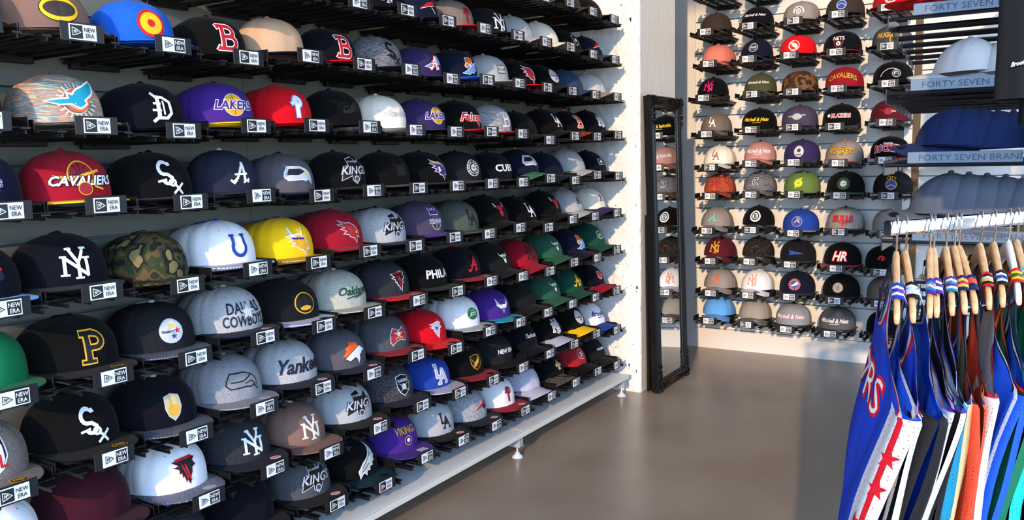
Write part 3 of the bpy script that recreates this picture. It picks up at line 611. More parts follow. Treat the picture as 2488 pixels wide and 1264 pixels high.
def emblem_mesh(key, st):
    if (key, st) in EMB_MESH: return EMB_MESH[(key, st)]
    h = SH[st]; b = MB(); mats = []
    y0 = .050 if st == 'f' else .052; ES = ESK.get(key, 1.18)
    for i, (tris, col) in enumerate(layers(EMB[key])):
        if not tris: continue
        m = thread(col)
        if m not in mats: mats.append(m)
        mi = mats.index(m); off = .0012 + .00035 * i
        ss = []
        for t in tris: split_tri(t, .012, ss)
        vs = {}; vl = []; fs = []
        for t in ss:
            q = []
            for p in t:
                p = (p[0] * ES, p[1] * ES); k = (round(p[0], 6), round(p[1], 6))
                if k not in vs:
                    vs[k] = len(vl); tt = (y0 + p[1]) / h['h']
                    vl.append(tuple(crown_pt(st, p[0] / (h['a'] * .96), tt, off)))
                q.append(vs[k])
            if len(set(q)) == 3: fs.append(tuple(q))
        # consistent outward faces
        g = []
        for q in fs:
            a, c, d = (Vector(vl[k]) for k in q); nn = (c - a).cross(d - a)
            g.append(q if nn.dot(a - Vector((0, 0, .03))) >= 0 else q[::-1])
        b.add(vl, g, mi)
    me = b.mesh('emblem', mats or [M_TAGB]) if b.v else None
    EMB_MESH[(key, st)] = me
    return me

# brim stickers
def sticker_mesh(st, kind):
    cols = dict(g=('gold', 'black'), r=('red', 'white'), k=('black', 'soft'), s=('lgrey', 'silver'), w=('white', 'pale'))[kind]
    b = MB(); cx, cy = .040, -.097 - BRL * .52
    if kind == 'w': cx = .03
    def put(tr, mi, off):
        for t in tr:
            q = [(cx + p[0], cy + p[1], brim_z(st, cx + p[0], BRL * .6) + off) for p in t]
            a, c, d = (Vector(k) for k in q)
            if (c - a).cross(d - a).z < 0: q = q[::-1]
            b.add(q, [(0, 1, 2)], mi)
    if kind == 'w': put([[(-.02, -.014), (.02, -.014), (.02, .014)], [(-.02, -.014), (.02, .014), (-.02, .014)]], 1, .001)
    else:
        put(disc(0, 0, .019, 20, .014), 0, .0010); put(disc(0, 0, .0165, 20, .0118), 1, .0014)
        put([[(-.012, -.002), (.012, -.002), (.012, .003)], [(-.012, -.002), (.012, .003), (-.012, .003)], [(-.008, .005), (.006, .005), (.006, .008)], [(-.008, -.007), (.008, -.007), (.008, -.005)]], 0, .0018)
    return b.mesh('size_sticker', [thread(cols[0]), thread(cols[1])])
STK = {}
def cap(name_loc, rz, st, crown, brim, under, n_emb, label, stk=None, eye=None, button=None, group=None, tilt=0.0, scale=1.0):
    root = empty('baseball_cap', name_loc, rz); root.rotation_euler = (tilt, 0, rz); root.scale = (scale,) * 3
    c = child('crown', CROWN[st], root); set_mat(c, 0, fab(crown)); set_mat(c, 1, fab(eye or crown))
    br = child('brim', BRIM[st], root); set_mat(br, 0, fab(brim)); set_mat(br, 1, fab(under or brim))
    if brim != crown: br['label'] = 'brim in another colour than the crown'
    bt = child('top_button', BUTTON[st], root); set_mat(bt, 0, fab(button or crown))
    if n_emb and n_emb != 'none':
        me = emblem_mesh(n_emb, st)
        if me: child('emblem', me, root)
    if stk:
        if (st, stk) not in STK: STK[(st, stk)] = sticker_mesh(st, stk)
        child('size_sticker', STK[(st, stk)], root)
    tag(root, label, 'cap', group)
    return root

# ------------------------------------------------------------------ display bracket (origin at the centre of its front plate, +Y towards the wall)
def bracket_meshes(depth):
    o = {}
    b = MB(); b.cbox(-.05, .05, 0, .003, -.0205, .0205, .0008); o['label_plate'] = b.mesh('label_plate', [M_BLK])
    for flip in (0, 1):
        b = MB(); b.box(-.031, .031, -.0012, 0, -.0165, .0165, 0)
        s = 1 if not flip else -1      # which half is black
        b.box(-.0285 if s < 0 else .001, -.001 if s < 0 else .0285, -.0018, -.0012, -.014, .014, 1)
        cw, cb = (0, 1)
        def pt(tr, mi):
            for t in tr:
                q = [(p[0], -.0024, p[1]) for p in t]; a, c, d = (Vector(k) for k in q)
                if (c - a).cross(d - a).y > 0: q = q[::-1]
                b.add(q, [(0, 1, 2)], mi)
        fl = 1 if not flip else 0      # flag mark stands on the white half when not flipped
        fx = -.0155
        pt(stroke([(fx - .009, -.008), (fx - .009, .009), (fx + .002, .005), (fx + .010, -.001), (fx - .001, -.006), (fx - .009, -.008)], .0016), fl)
        pt(stroke([(fx - .005, -.004), (fx - .005, .004), (fx - .001, -.003), (fx - .001, .004), (fx + .003, .0)], .0014), fl)
        tx = .0148
        for tt, yy in (('NEW', .0062), ('ERA', -.0062)):
            pt([[(p[0] * .0095 + tx, p[1] * .0095 + yy) for p in t] for t in text_tris(tt, 0, .012, .86)], 0 if s > 0 else 1)
        o['logo_tag%d' % flip] = b.mesh('logo_tag', [M_TAGW, M_TAGB])
    b = MB(); b.box(-.010, .010, .003, depth, -.016, -.0121); b.box(-.0015, .0015, .003, depth, -.026, -.018); o['rail'] = b.mesh('rail', [M_BLK])
    b = MB(); b.cbox(-.1112, .1112, -.008, .008, -.012, -.009, .0006); o['crossbar'] = b.mesh('crossbar', [M_BLK])
    b = MB(); b.cbox(-.0012, .0012, 0, .09, -.013, .013, .0005); b.box(-.0012, .014, 0, .09, -.0145, -.0115); o['side_plate'] = b.mesh('side_plate', [M_BLK])
    b = MB(); b.cbox(-.067, .067, depth - .018, depth, -.037, -.010, .0015); b.box(-.04, .04, depth - .03, depth - .018, -.03, -.012); o['hook_plate'] = b.mesh('hook_plate', [M_BLK])
    return o
BRK = {'L': bracket_meshes(.337), 'R': bracket_meshes(.346)}
def bracket(side, loc, rz, flip, label):
    B = BRK[side]; r = empty('cap_display_bracket', loc, rz)
    child('label_plate', B['label_plate'], r); child('logo_tag', B['logo_tag%d' % flip], r)
    for x in (-.078, -.028, .028, .078): c = child('rail', B['rail'], r); c.location.x = x
    for y in (.05, .13, .2): c = child('crossbar', B['crossbar'], r); c.location.y = y
    c = child('side_plate', B['side_plate'], r); c.location = (-.1105, .052, 0)
    c = child('side_plate', B['side_plate'], r); c.location = (.1105, .052, 0); c.scale.x = -1
    child('hook_plate', B['hook_plate'], r)
    tag(r, label, 'cap bracket', 'black cap brackets hooked into the slatwalls')
    return r
LP={
 -1:[(0.885,1.892),(1.11,1.892),(1.335,1.892),(1.56,1.892),(1.786,1.892),(2.011,1.892),(2.236,1.892),(2.461,1.892),(2.687,1.892),(2.912,1.892),(3.137,1.892),(3.358,1.9),(3.582,1.891),(3.807,1.884)],
 0:[(0.885,1.708),(1.11,1.708),(1.335,1.708),(1.56,1.708),(1.786,1.708),(1.997,1.71),(2.226,1.717),(2.449,1.71),(2.681,1.711),(2.915,1.711),(3.141,1.709),(3.356,1.71),(3.581,1.699),(3.812,1.694)],
 1:[(0.885,1.52),(1.102,1.52),(1.33,1.516),(1.557,1.506),(1.781,1.53),(2.007,1.526),(2.236,1.527),(2.463,1.513),(2.689,1.524),(2.92,1.526),(3.145,1.523),(3.37,1.521),(3.598,1.516),(3.833,1.517)],
 2:[(0.885,1.326),(1.118,1.32),(1.343,1.313),(1.569,1.329),(1.793,1.335),(2.021,1.335),(2.248,1.33),(2.478,1.328),(2.708,1.332),(2.934,1.327),(3.158,1.304),(3.387,1.324),(3.611,1.323),(3.839,1.333)],
 3:[(0.911,1.144),(1.126,1.144),(1.35,1.139),(1.573,1.144),(1.799,1.133),(2.026,1.138),(2.253,1.137),(2.479,1.136),(2.705,1.136),(2.932,1.133),(3.16,1.142),(3.385,1.126),(3.607,1.144),(3.84,1.132)],
 4:[(0.89,0.946),(1.101,0.951),(1.324,0.935),(1.547,0.948),(1.773,0.94),(1.997,0.95),(2.224,0.944),(2.451,0.953),(2.676,0.946),(2.902,0.951),(3.135,0.934),(3.357,0.952),(3.58,0.951),(3.822,0.951)],
 5:[(0.889,0.758),(1.111,0.752),(1.333,0.75),(1.558,0.759),(1.783,0.75),(2.006,0.753),(2.233,0.757),(2.456,0.756),(2.682,0.762),(2.914,0.751),(3.139,0.744),(3.363,0.757),(3.597,0.752),(3.814,0.767)],
 6:[(0.871,0.559),(1.098,0.565),(1.32,0.553),(1.542,0.565),(1.765,0.566),(1.99,0.558),(2.214,0.57),(2.438,0.548),(2.664,0.57),(2.887,0.565),(3.115,0.568),(3.341,0.57),(3.575,0.565),(3.806,0.563)],
 7:[(0.885,0.377),(1.11,0.377),(1.344,0.375),(1.566,0.383),(1.788,0.362),(2.01,0.375),(2.231,0.389),(2.455,0.378),(2.679,0.373),(2.902,0.374),(3.126,0.384),(3.352,0.381),(3.58,0.386),(3.807,0.364)],
 8:[(0.885,0.192),(1.11,0.192),(1.335,0.192),(1.56,0.192),(1.8,0.194),(2.023,0.175),(2.246,0.2),(2.467,0.195),(2.691,0.188),(2.911,0.188),(3.134,0.193),(3.363,0.199),(3.589,0.2),(3.808,0.184)],
}
RP= [[(1.676,1.928),(1.432,1.936),(1.185,1.939),(0.954,1.949),(0.712,1.958)],[(1.658,1.746),(1.43,1.755),(1.202,1.757),(0.96,1.754),(0.71,1.762)],[(1.686,1.554),(1.407,1.559),(1.183,1.559),(0.95,1.562),(0.699,1.572)],[(1.668,1.346),(1.409,1.362),(1.18,1.367),(0.96,1.363),(0.705,1.374)],[(1.647,1.153),(1.407,1.171),(1.17,1.174),(0.937,1.167)],[(1.644,0.986),(1.405,0.996),(1.165,0.997),(0.925,0.993),(0.685,0.992)],[(1.663,0.783),(1.406,0.794),(1.166,0.781),(0.927,0.795),(0.687,0.788)],[(1.642,0.603),(1.411,0.611),(1.181,0.605),(0.935,0.594),(0.712,0.585)],[(1.639,0.412),(1.416,0.414),(1.183,0.42),(0.94,0.416)],[(1.65,0.245),(1.426,0.241),(1.198,0.233),(0.959,0.228)]]
# row col crown brim style copies_behind emblem sticker button | description
LT = '''
-1 6 black black f 1 none - black | plain black cap with a black underbrim
-1 7 navy navy f 1 none - navy | plain navy cap with its brim just in view
-1 8 black black c 0 none - black | black dad cap seen from below
-1 9 char char c 0 none - char | charcoal cap seen from below
-1 10 olive olive c 0 none - olive | olive green curved cap at the ceiling end
-1 11 dbrown dbrown c 1 none - black | dark brown cap with a deeply curved brim
-1 12 black black c 1 none - black | black curved cap high beside the rough pillar
0 2 black black f 0 none - black | black cap mostly above the picture edge
0 3 navy navy f 0 none - navy | navy flat cap whose base alone shows
0 4 brown navy f 0 none - brown | brown cap with a navy underbrim
0 5 black black f 0 hart - black | black cap with a silver interlocked mark
0 6 navy navy f 0 patsn - navy | navy cap with red and white swept flash
0 7 h_brown red f 0 philr - red | brown heather cap with curled red letter P
0 8 soft soft f 0 NYw - black | black flat cap with white interlocked letters
0 9 lgrey lgrey c 1 outl - lgrey | light grey dad cap with small front tab
0 10 cream cream c 1 none - cream | cream dad cap with plain front
0 11 black black c 0 raids - black | black curved cap with small white shield badge
0 12 navy d_navy c 0 patsn - navy | navy curved cap with dotted brim
1 -1 brown brown f 0 oval - brown | brown cap with yellow oval patch
1 0 brown brown f 1 oval - brown | brown cap with large yellow oval patch
1 1 royal royal f 1 gem - royal | bright blue cap with round red and yellow badge
1 2 black black f 1 Bw - black | black cap with red letter B edged white
1 3 tan navy f 0 none - peach | plain tan cap with navy underbrim
1 4 dnavy red f 0 Bw - red | dark navy cap with red letter B and red brim
1 5 k_grey navy f 0 soxk - char | mottled grey cap with black tonal letters
1 6 dpurple dpurple f 0 angel - dpurple | blue purple cap with winged letter A
1 7 navy royal f 1 okc - royal | navy cap with orange shield and blue brim
1 8 lgrey lgrey f 1 tagbox - lgrey | pale grey cap with small framed patch
1 9 black red f 0 card - red | black cap with red bird head badge
1 10 black black c 0 steel - black | black curved cap with round silver badge
1 11 denim denim c 1 none - denim | washed blue denim cap
1 12 pale stone c 1 none - pale | pale cap with grey brim beside the pillar
2 -1 black black f 0 none - black | black cap cut by the picture edge
2 0 k_multi k_multi f 1 dolph - dgrey | orange and teal knit cap with leaping fish badge
2 1 dnavy dnavy f 1 OD - dnavy | near black cap with white gothic D
2 2 purple yellow f 2 lak - dpurple | purple cap with gold ball badge and yellow brim
2 3 red red f 2 phil - red | bright red cap with curled white P
2 4 black black f 0 tonalc - black | all black cap with tonal raised badge
2 5 cream cream f 4 tonalw - cream | cream cap with tonal script lettering
2 6 dpurple dpurple f 0 lak - dpurple | dark purple cap with gold ball badge
2 7 black red f 1 falt - black | black cap with red script lettering
2 8 k_lgrey red f 1 Bg - grey | streaky silver cap with white letter B
2 9 black black c 1 none - black | plain black cap in the middle of a dark run
2 10 black black c 1 LAw - black | black cap with white interlocked L and A
2 11 black d_orange c 0 Bor - orange | black cap with orange B and dotted orange brim
2 12 dnavy dnavy c 1 NYl - navy | dark navy curved cap with pale letters
3 -1 navy navy f 0 sac - navy | navy cap with pale badge cut by the edge
3 0 dred yellow f 0 cavs - dred | dark red cap with gold sword and ball badge
3 1 black black f 2 sox - black | black cap with large white diagonal letters
3 2 h_navy h_navy f 0 Aw - lgrey | charcoal navy wool cap with cream script A
3 3 dgrey navy f 3 seah - navy | grey cap with blue and silver bird profile
3 4 black black f 0 king r black | black cap with slanted silver shield badge
3 5 black char f 0 sqt r black | black cap with tonal square patch
3 6 black black f 3 rav r black | black cap with purple and gold bird badge
3 7 h_blk char f 1 rapt - black | charcoal cap with round ball emblem
3 8 dnavy dnavy f 1 cubs - dnavy | navy black cap with white arched capitals
3 9 navy d_green c 1 seah - lime | navy curved cap with green dotted brim
3 10 navy navy c 1 none - navy | plain navy curved cap
3 11 h_lgrey lgrey c 2 none k lgrey | pale grey cap with round black sticker
3 12 dnavy dnavy c 1 mlb s navy | dark navy cap with white framed player badge
4 -1 dnavy lblue f 0 pats - navy | dark navy cap with light blue brim
4 0 dnavy dnavy f 2 NYw g dnavy | midnight cap with large white interlocked letters
4 1 camo camo f 2 none - camo | green camouflage cap with flat brim
4 2 white s_pin f 5 shoe - blue | white cap with blue horseshoe and striped brim
4 3 yellow s_gold f 6 vik - purple | yellow cap with horned head badge
4 4 dred dred f 5 cardg r dred | deep red cap with metallic bird head
4 5 h_lgrey navy f 5 king s navy | pale grey cap with slanted shield badge
4 6 violet purple f 2 sac s purple | grey violet cap with crown badge and purple brim
4 7 h_green h_green f 5 LAb - h_green | grey green heather cap with black letters
4 8 black black c 3 bull - black | black curved cap with red horned head
4 9 black black c 3 LAw - black | black curved cap with bright white letters
4 10 black black c 0 bull - black | smaller black curved cap with red horned head
4 11 h_lgrey h_lgrey c 3 Ak - lgrey | light grey curved cap with tiny black letter
4 12 cream dpurple c 0 Ak - cream | cream cap with navy curved brim
5 -1 green green f 0 none - green | bright green cap cut by the picture edge
5 0 black black f 3 pitt g black | black cap with gold outlined letter P
5 1 h_blk s_slate f 3 steel - lgrey | black cap with silver disc badge and printed brim
5 2 h_lgrey navy f 4 dall r lgrey | silver cap with narrow navy capitals and star
5 3 soft lilac f 3 ovalg k black | black cap with gold oval patch and pale brim
5 4 h_oat h_oat f 4 oak - h_oat | oatmeal heather cap with green script
5 5 h_char red f 2 falc s black | charcoal cap with diving bird badge
5 6 black black f 2 phila - black | black cap with white spaced capitals
5 7 dnavy dred f 1 Ar r red | navy cap with red script A and red brim
5 8 soft soft c 2 buck - black | charcoal curved cap with pale antler badge
5 9 dred dred c 2 NYn k dred | red curved cap with black interlocked letters
5 10 bgreen bgreen c 1 buck - bgreen | forest green curved cap behind the red one
5 11 navy navy c 1 okc - navy | navy curved cap with small orange shield
5 12 dgreen dgreen c 1 jetsw - dgreen | green curved cap with white oval badge
6 -1 h_brown h_brown f 0 nfl g grey | grey heather cap with shield badge cut by edge
6 0 black black f 2 sox g black | black cap with white diagonal letters and gold sticker
6 1 dnavy s_slate f 2 helm - lgrey | navy cap with pale shield badge and silver brim
6 2 h_grey h_grey f 3 seaht s grey | grey heather cap with black outlined bird
6 3 h_lgrey navy f 4 yank r grey | grey wool cap with large navy script
6 4 dgrey navy f 2 bron r navy | dark grey cap with white horse and orange mane
6 5 h_dgrey dred f 3 bucs k brightred | dark grey cap with red flag badge
6 6 red brightred f 7 patr k red | bright red cap with small player badge
6 7 white s_grey f 4 jets k white | white cap with green oval badge
6 8 purple teal f 3 horn k teal | purple cap with horned badge and teal brim
6 9 soft soft c 1 none - black | plain black curved cap under the green one
6 10 bgreen bgreen c 1 buck k bgreen | muted green cap with pale antler badge
6 11 dgreen dgreen c 1 As s dgreen | dark green cap with yellow letters
6 12 dnavy dred c 0 indn s navy | navy cap with red curved brim
7 -1 white white f 0 none - white | white cap at the bottom corner
7 0 wine wine f 2 none - wine | wine red cap low at the picture edge
7 1 white d_hex f 3 falk s red | white cap with red and black bird
7 2 h_char navy f 1 NYw r navy | dark grey wool cap with white letters
7 3 brown brown f 3 NYt - lgrey | brown cap with cream interlocked letters
7 4 lgrey soft f 4 king r grey | light grey mesh cap with slanted shield badge
7 5 k_speck navy f 1 raid - black | speckled grey cap with black shield badge
7 6 blue lilac f 2 LAl r blue | royal blue cap with pale outlined letters
7 7 black dred f 1 pel k black | black cap with gold wing badge and red brim
7 8 h_blk h_blk f 1 newera - black | charcoal cap with small white block capitals
7 9 dnavy dnavy c 1 yanks k navy | dark navy curved cap with white script
7 10 black lilac c 1 NYl k black | black curved cap with lavender brim
7 11 black yellow c 1 steel k black | black curved cap with yellow brim
7 12 white blue c 1 brook s blue | white front cap with blue brim and script
8 0 black black f 0 none - black | black cap hidden below the edge
8 1 h_char h_char f 2 none - royal | charcoal cap with bright blue button
8 2 dnavy dnavy f 1 none - dnavy | plain midnight blue cap near the floor
8 3 h_dgrey soft f 1 king r black | dark grey wool cap with slanted badge near floor
8 4 black d_teal f 2 eag k teal | black cap with white winged head
8 5 purple purple f 1 vikt w purple | purple cap with gold capitals and helmet
8 6 lgrey black f 3 LAb r grey | light grey cap with black letters and black brim
8 7 k_ltspeck navy f 1 pats r silver | silver speckled cap with red and navy streak
8 8 white dred f 0 philr s white | white cap with red curled P and red brim
8 9 lilac lilac c 2 outl k lilac | lavender grey curved cap
8 10 black d_dark c 1 saint - black | black curved cap with pale flower badge
8 11 dpk black c 1 niner - black | red curved cap with oval badge and black brim
8 12 soft soft c 1 raidt g black | black curved cap with tiny white capitals by pillar
'''
RTT = '''
-1 0 dgrey dgrey c 0 none - dgrey | dark grey cap half above the picture edge
-1 1 char char c 0 none - char | charcoal cap above the navy one
0 0 dbrown dbrown c 0 none - dbrown | grey brown curved cap with plain front
0 1 dnavy dnavy c 0 mn - dnavy | navy cap with small white script
0 2 h_stone h_stone f 0 wiz - stone | grey cap with round striped ball badge
0 3 dbrown dbrown f 0 war - black | dark brown cap with round blue bridge badge
0 4 red red f 0 raptb - red | red cap with round cream badge
1 0 salmon salmon c 2 none - salmon | salmon pink curved cap
1 1 navy navy c 0 mnc - navy | navy cap with round white badge
1 2 brightred black f 0 hawk - red | bright red cap with round bird badge
1 3 dnavy red f 0 nets - red | navy cap with shield and red brim edge
1 4 h_dgrey black f 0 nugg - dgrey | dark grey cap with gold capitals
2 0 black black c 0 NYp s black | black cap with pink interlocked letters
2 1 olive olive c 0 mn - olive | olive green cap with small white script
2 2 camo_brown camo_brown f 0 none - brown | brown camouflage cap
2 3 dred navy f 0 cavt - dred | dark red cap with arched gold capitals
2 4 black black f 0 magic - black | black cap with silver shooting ball
3 0 taupe taupe c 0 LAc s taupe | taupe cap with cream interlocked letters
3 1 black black f 0 mny - black | black cap with yellow script
3 2 violet violet f 0 cavg - violet | grey violet cap with pale sword badge
3 3 black black f 0 blaz - black | black cap with red block capitals
3 4 maroon maroon f 0 cavm - maroon | maroon cap with tonal ball badge
4 0 cream cream c 1 LAo - cream | cream cap with copper letters
4 1 h_pink salmon c 0 mnw - navy | pink heather cap with white script
4 2 dpurple dpurple f 0 hoya - navy | dark purple cap with pale round face badge
4 3 h_stone coral f 0 rockg - coral | grey heather cap with gold capitals and coral brim
4 4 black red f 0 rockr - red | black cap with red arched capitals
5 0 k_flame k_flame c 1 NYr - maroon | orange and plum streaked cap
5 1 k_grey taupe c 1 Cc s navy | streaky grey cap with large letter C
5 2 ogreen ogreen f 0 swirl - dgreen | leaf green cap with lime pinwheel badge
5 3 black green f 0 celt - black | black cap with round green ball badge
5 4 h_blk black f 0 city - black | black cap with round blue bridge badge and arched capitals
6 0 h_stone h_grey c 1 Am s grey | grey heather cap with mint letter A
6 1 black black c 0 bkn s black | black cap with round white letter badge
6 2 blue stone f 0 warb - blue | blue cap with bridge badge and grey brim
6 3 h_stone dbrown f 0 bulls - black | grey cap with red gothic capitals
6 4 stone stone f 0 none - tan | plain grey beige cap by the rail end
7 0 maroon maroon c 1 NYg s maroon | maroon cap with gold interlocked letters
7 1 camo_dark dbrown c 0 redl s black | dark camouflage cap with plain brim
7 2 soft soft f 0 blue_s - black | black cap with blue fin badge
7 3 black red f 0 hr - red | black cap with red and white monogram
7 4 black black f 0 raptr - black | black cap with red claw ball badge
8 0 h_stone stone c 1 Ao s grey | stone grey cap with coral letter A
8 1 white white c 2 NYc k white | white curved cap with peach letters
8 2 navy navy f 0 okcr - navy | navy cap with ringed orange badge
8 3 black black f 0 rnd - navy | black cap with round stone grey badge
8 4 taupe dbrown f 0 NYn - navy | taupe cap half behind the blue jersey
9 0 sky sky c 1 none s sky | sky blue curved cap
9 1 stone taupe c 1 none s grey | beige and taupe curved cap
9 2 h_grey black f 0 mnr s navy | grey cap with white script edged red
9 3 dgrey soft f 0 mnw s navy | violet grey cap with white script
9 4 black black f 0 none - black | plain black cap beside the jersey rail
'''
ORD = ['topmost', 'second', 'third', 'fourth', 'fifth', 'sixth', 'seventh', 'eighth', 'ninth', 'tenth', 'eleventh', 'twelfth']
YL, XL = 1.781, 4.802
NB = 0
def parse(tb):
    for ln in tb.strip().splitlines():
        a, d = ln.split('|'); p = a.split()
        yield int(p[0]), int(p[1]), p[2], p[3], p[4], int(p[5]), p[6], (None if p[7] == '-' else p[7]), p[8], d.strip()
UNDER = {}
def BL(desc, o, wall):
    w = desc.split(); t = ('%s row of the %s' % (o, wall)).split()
    return ' '.join(['bracket', 'under', 'the'] + w[:16 - 3 - len(t)]) + ', ' + ' '.join(t)
def place(side, r, c, x, z, crown, brim, st, nb, emb, stk, btn, desc):
    rnd = random.Random(r * 131 + c * 17 + (5000 if side == 'R' else 0))
    bk = SH[st]['b'] + BRL + .006
    wall = 'long wall' if side == 'L' else 'end wall'
    rowi = r + 1
    lab = '%s, %s row of the %s' % (desc, ORD[rowi], wall)
    if side == 'L': P = lambda d, dx=0, dz=0: (x + dx, YL + d, z + dz); rz = 0.0
    else: P = lambda d, dx=0, dz=0: (XL + d, x - dx, z + dz); rz = -PI / 2
    yaw = rnd.uniform(-.06, .06) - (.11 if side == 'L' else -.02)
    cap(P(bk - .002, (.014 if side == 'L' else 0) + rnd.uniform(-.004, .004), (.010 if st == 'f' else .020)), rz + yaw, st, crown, brim, None if (crown != 'tan') else 'navy', emb, lab, stk, None, btn, tilt=0)
    short = ' '.join(desc.split(' with ')[0].split(' cut ')[0].split()[:6])
    step = min(.020, .10 / max(nb, 1))
    for k in range(nb):
        pre = [['cap', 'directly', 'behind', 'the'], ['second', 'cap', 'behind', 'the'], ['third', 'cap', 'behind', 'the'], ['fourth', 'cap', 'behind', 'the'], ['fifth', 'cap', 'behind', 'the'], ['sixth', 'cap', 'behind', 'the'], ['seventh', 'cap', 'behind', 'the']][k]
        tl = ('%s row, %s' % (ORD[rowi], wall)).split()
        lb = ' '.join(pre + desc.replace(' cap ', ' one ').split()[:16 - len(pre) - len(tl)]) + ', ' + ' '.join(tl)
        q = cap(P(bk - .002 + step * (k + 1), (.014 if side == 'L' else 0) + rnd.uniform(-.005, .005), (.009 if st == 'f' else .019) - .0032 * (k + 1)), rz + yaw + rnd.uniform(-.05, .05), st, crown, brim, None, 'none', lb, None, None, btn, group='caps nested in stacks behind the front caps')
        q.scale.y = min(1.0, (.163 - step * (k + 1)) / SH[st]['b'])
    bracket(side, P(0), rz, rnd.random() < (.5 if side == 'L' else .3), BL(desc, ORD[rowi], wall) if True else 'black bracket under the %s, %s row of the %s' % (short + (' ' + desc.split(' with ')[1] if False else ''), ORD[rowi], wall))
    return nb
USED = set()
for r, c, crown, brim, st, nb, emb, stk, btn, desc in parse(LT):
    x, z = LP[r][c + 1]; USED.add((r, c)); NB += place('L', r, c, x, z, crown, brim, st, nb, emb, stk, btn, desc)
def right_pos(r, c):
    if 0 <= r < len(RP) and c < len(RP[r]): return RP[r][c]
    return (1.656 - c * .238, 1.94 - r * .1906)
for r, c, crown, brim, st, nb, emb, stk, btn, desc in parse(RTT):
    y, z = right_pos(r, c); NB += place('R', r, c, y, z, crown, brim, st, nb, emb, stk, btn, desc)
print('behind caps', NB)
# ------------------------------------------------------------------ leaning mirror with carved black frame
def frame(root, w, h, fw, prof, carved=True):
    # local: x across, z up, -y to the viewer. mitred moulding swept round a rectangle
    cs = [(-w / 2, 0), (w / 2, 0), (w / 2, h), (-w / 2, h)]
    for k in range(4):
        a, c = cs[k], cs[(k + 1) % 4]
        d = Vector((c[0] - a[0], c[1] - a[1])).normalized(); n = Vector((-d.y, d.x))
        b = MB(); vs = []
        for q, s in ((a, 1), (c, -1)):
            for (u, v) in prof:   # u inwards, v towards the viewer
                p = Vector(q) + n * u + d * u * s
                vs.append((p.x, -v, p.y))
        m_ = len(prof)
        b.add(vs, [(i, i + 1, m_ + i + 1, m_ + i) for i in range(m_ - 1)])
        b.obj('moulding', M_FRAME, root)
    if carved:
        rnd = random.Random(3)
        for (cx, cz, sx, sz) in ((-w / 2, 0, 1, 1), (w / 2, 0, -1, 1), (w / 2, h, -1, -1), (-w / 2, h, 1, -1)):
            b = MB()
            for k in range(60):
                t = rnd.random(); arm = rnd.random() < .5; L = .17 * t ** 1.2
                u, v = (L, rnd.uniform(.006, fw - .01)) if arm else (rnd.uniform(.006, fw - .01), L)
                if arm and u > fw: v = .012 + (fw - .024) * rnd.random() * (1 - t * .4)
                rr = rnd.uniform(.003, .0062) * (1.1 - .5 * t)
                b.sphere((cx + sx * u, -.022 - .004 * rnd.random(), cz + sz * v), rr, 0, (1.0, .9, 1.0), 6, 4)
            for k in range(5):
                q = [(cx + sx * (.012 + .035 * k * .9 + .010 * math.cos(a * .9)), -.027, cz + sz * (.03 + .012 * math.sin(a * .9))) for a in range(7)]
                b.tube(q, .0028, 5)
                b.tube([(cx + sx * (p[2] - cz) * sz, p[1], cz + sz * abs(p[0] - cx)) for p in q], .0028, 5)
            o = b.obj('carved_corner', M_FRAME, root, True); o['kind'] = 'stuff'
        for s in (-1, 1):
            b = MB(); x = s * (w / 2 - fw + .004); n = 110
            for k in range(n): b.sphere((x, -.014, fw + (h - 2 * fw) * k / (n - 1)), .0034, 0, (1, 1, 1), 5, 3)
            o = b.obj('bead_row', M_FRAME, root, True); o['kind'] = 'stuff'
PROF = [(0, -.002), (0, .018), (.006, .026), (.014, .028), (.022, .022), (.034, .020), (.044, .026), (.052, .032), (.062, .030), (.068, .020), (.074, .018), (.078, .008), (.08, .0)]
mr = empty('standing_mirror', (4.232, 1.662, 0.0)); 
ang = math.atan2(1.735 - .032 - 1.662, 1.52)
mr.rotation_euler = (-ang, 0, R(0.6))
MW, MH = .452, 1.533
frame(mr, MW, MH, .066, [(a * .80, c * .75) for a, c in PROF])
b = MB(); b.box(-MW / 2 + .06, MW / 2 - .06, -.008, 0, .06, MH - .06); b.obj('mirror_glass', M_MIRROR, mr)
b = MB(); b.box(-MW / 2 + .004, MW / 2 - .004, 0.001, .02, .004, MH - .004); b.obj('back_board', M_FRAME, mr)
tag(mr, 'tall mirror in carved black frame leaning on the smooth pillar face', 'mirror')
m2 = empty('framed_panel', (4.21, 1.715, 0.0)); m2.rotation_euler = (-R(.6), 0, 0)
PROF2 = [(0, 0), (0, .012), (.005, .018), (.02, .02), (.03, .014), (.035, .0)]
frame(m2, .36, .925, .035, PROF2, False)
b = MB(); b.box(-.15, .15, -.003, .006, .03, .895); b.obj('back_board', base_mat('grey_backing', (96, 104, 116), .7), m2)
tag(m2, 'lower black framed panel standing behind the tall mirror', 'frame')

# ------------------------------------------------------------------ post at the end of the near slats
pt = empty('upright_post', (5.10, .632, 0)); b = MB(); b.cbox(-.02, .02, -.022, .022, 0, 2.6, .002); b.obj('aluminium_profile', M_ALU, pt)
b = MB(); b.box(-.02, .03, -.054, -.023, 0, 2.6); b.obj('wood_strip', M_DWOOD, pt)
for z in (.3, .95, 1.06, 1.7): b = MB(); b.sphere((-.021, .006, z), .004, 0, (.5, 1, 1)); b.obj('screw', M_ZINC, pt)
tag(pt, 'white metal upright with brown wood strip against the end slatwall', 'post')
for r, dd, key in ((2, 'black cap beyond the white upright, upper one', 'black'), (4, 'dark cap beyond the white upright by the navy shelf', 'dnavy'), (6, 'sand coloured cap beyond the white upright', 'tan')):
    y = .40; z = 1.94 - r * .1906
    cap((XL + .172, y, z), -PI / 2, 'f', key, key, None, 'none', dd)
    bracket('R', (XL, y, z), -PI / 2, False, 'bracket under the ' + dd)

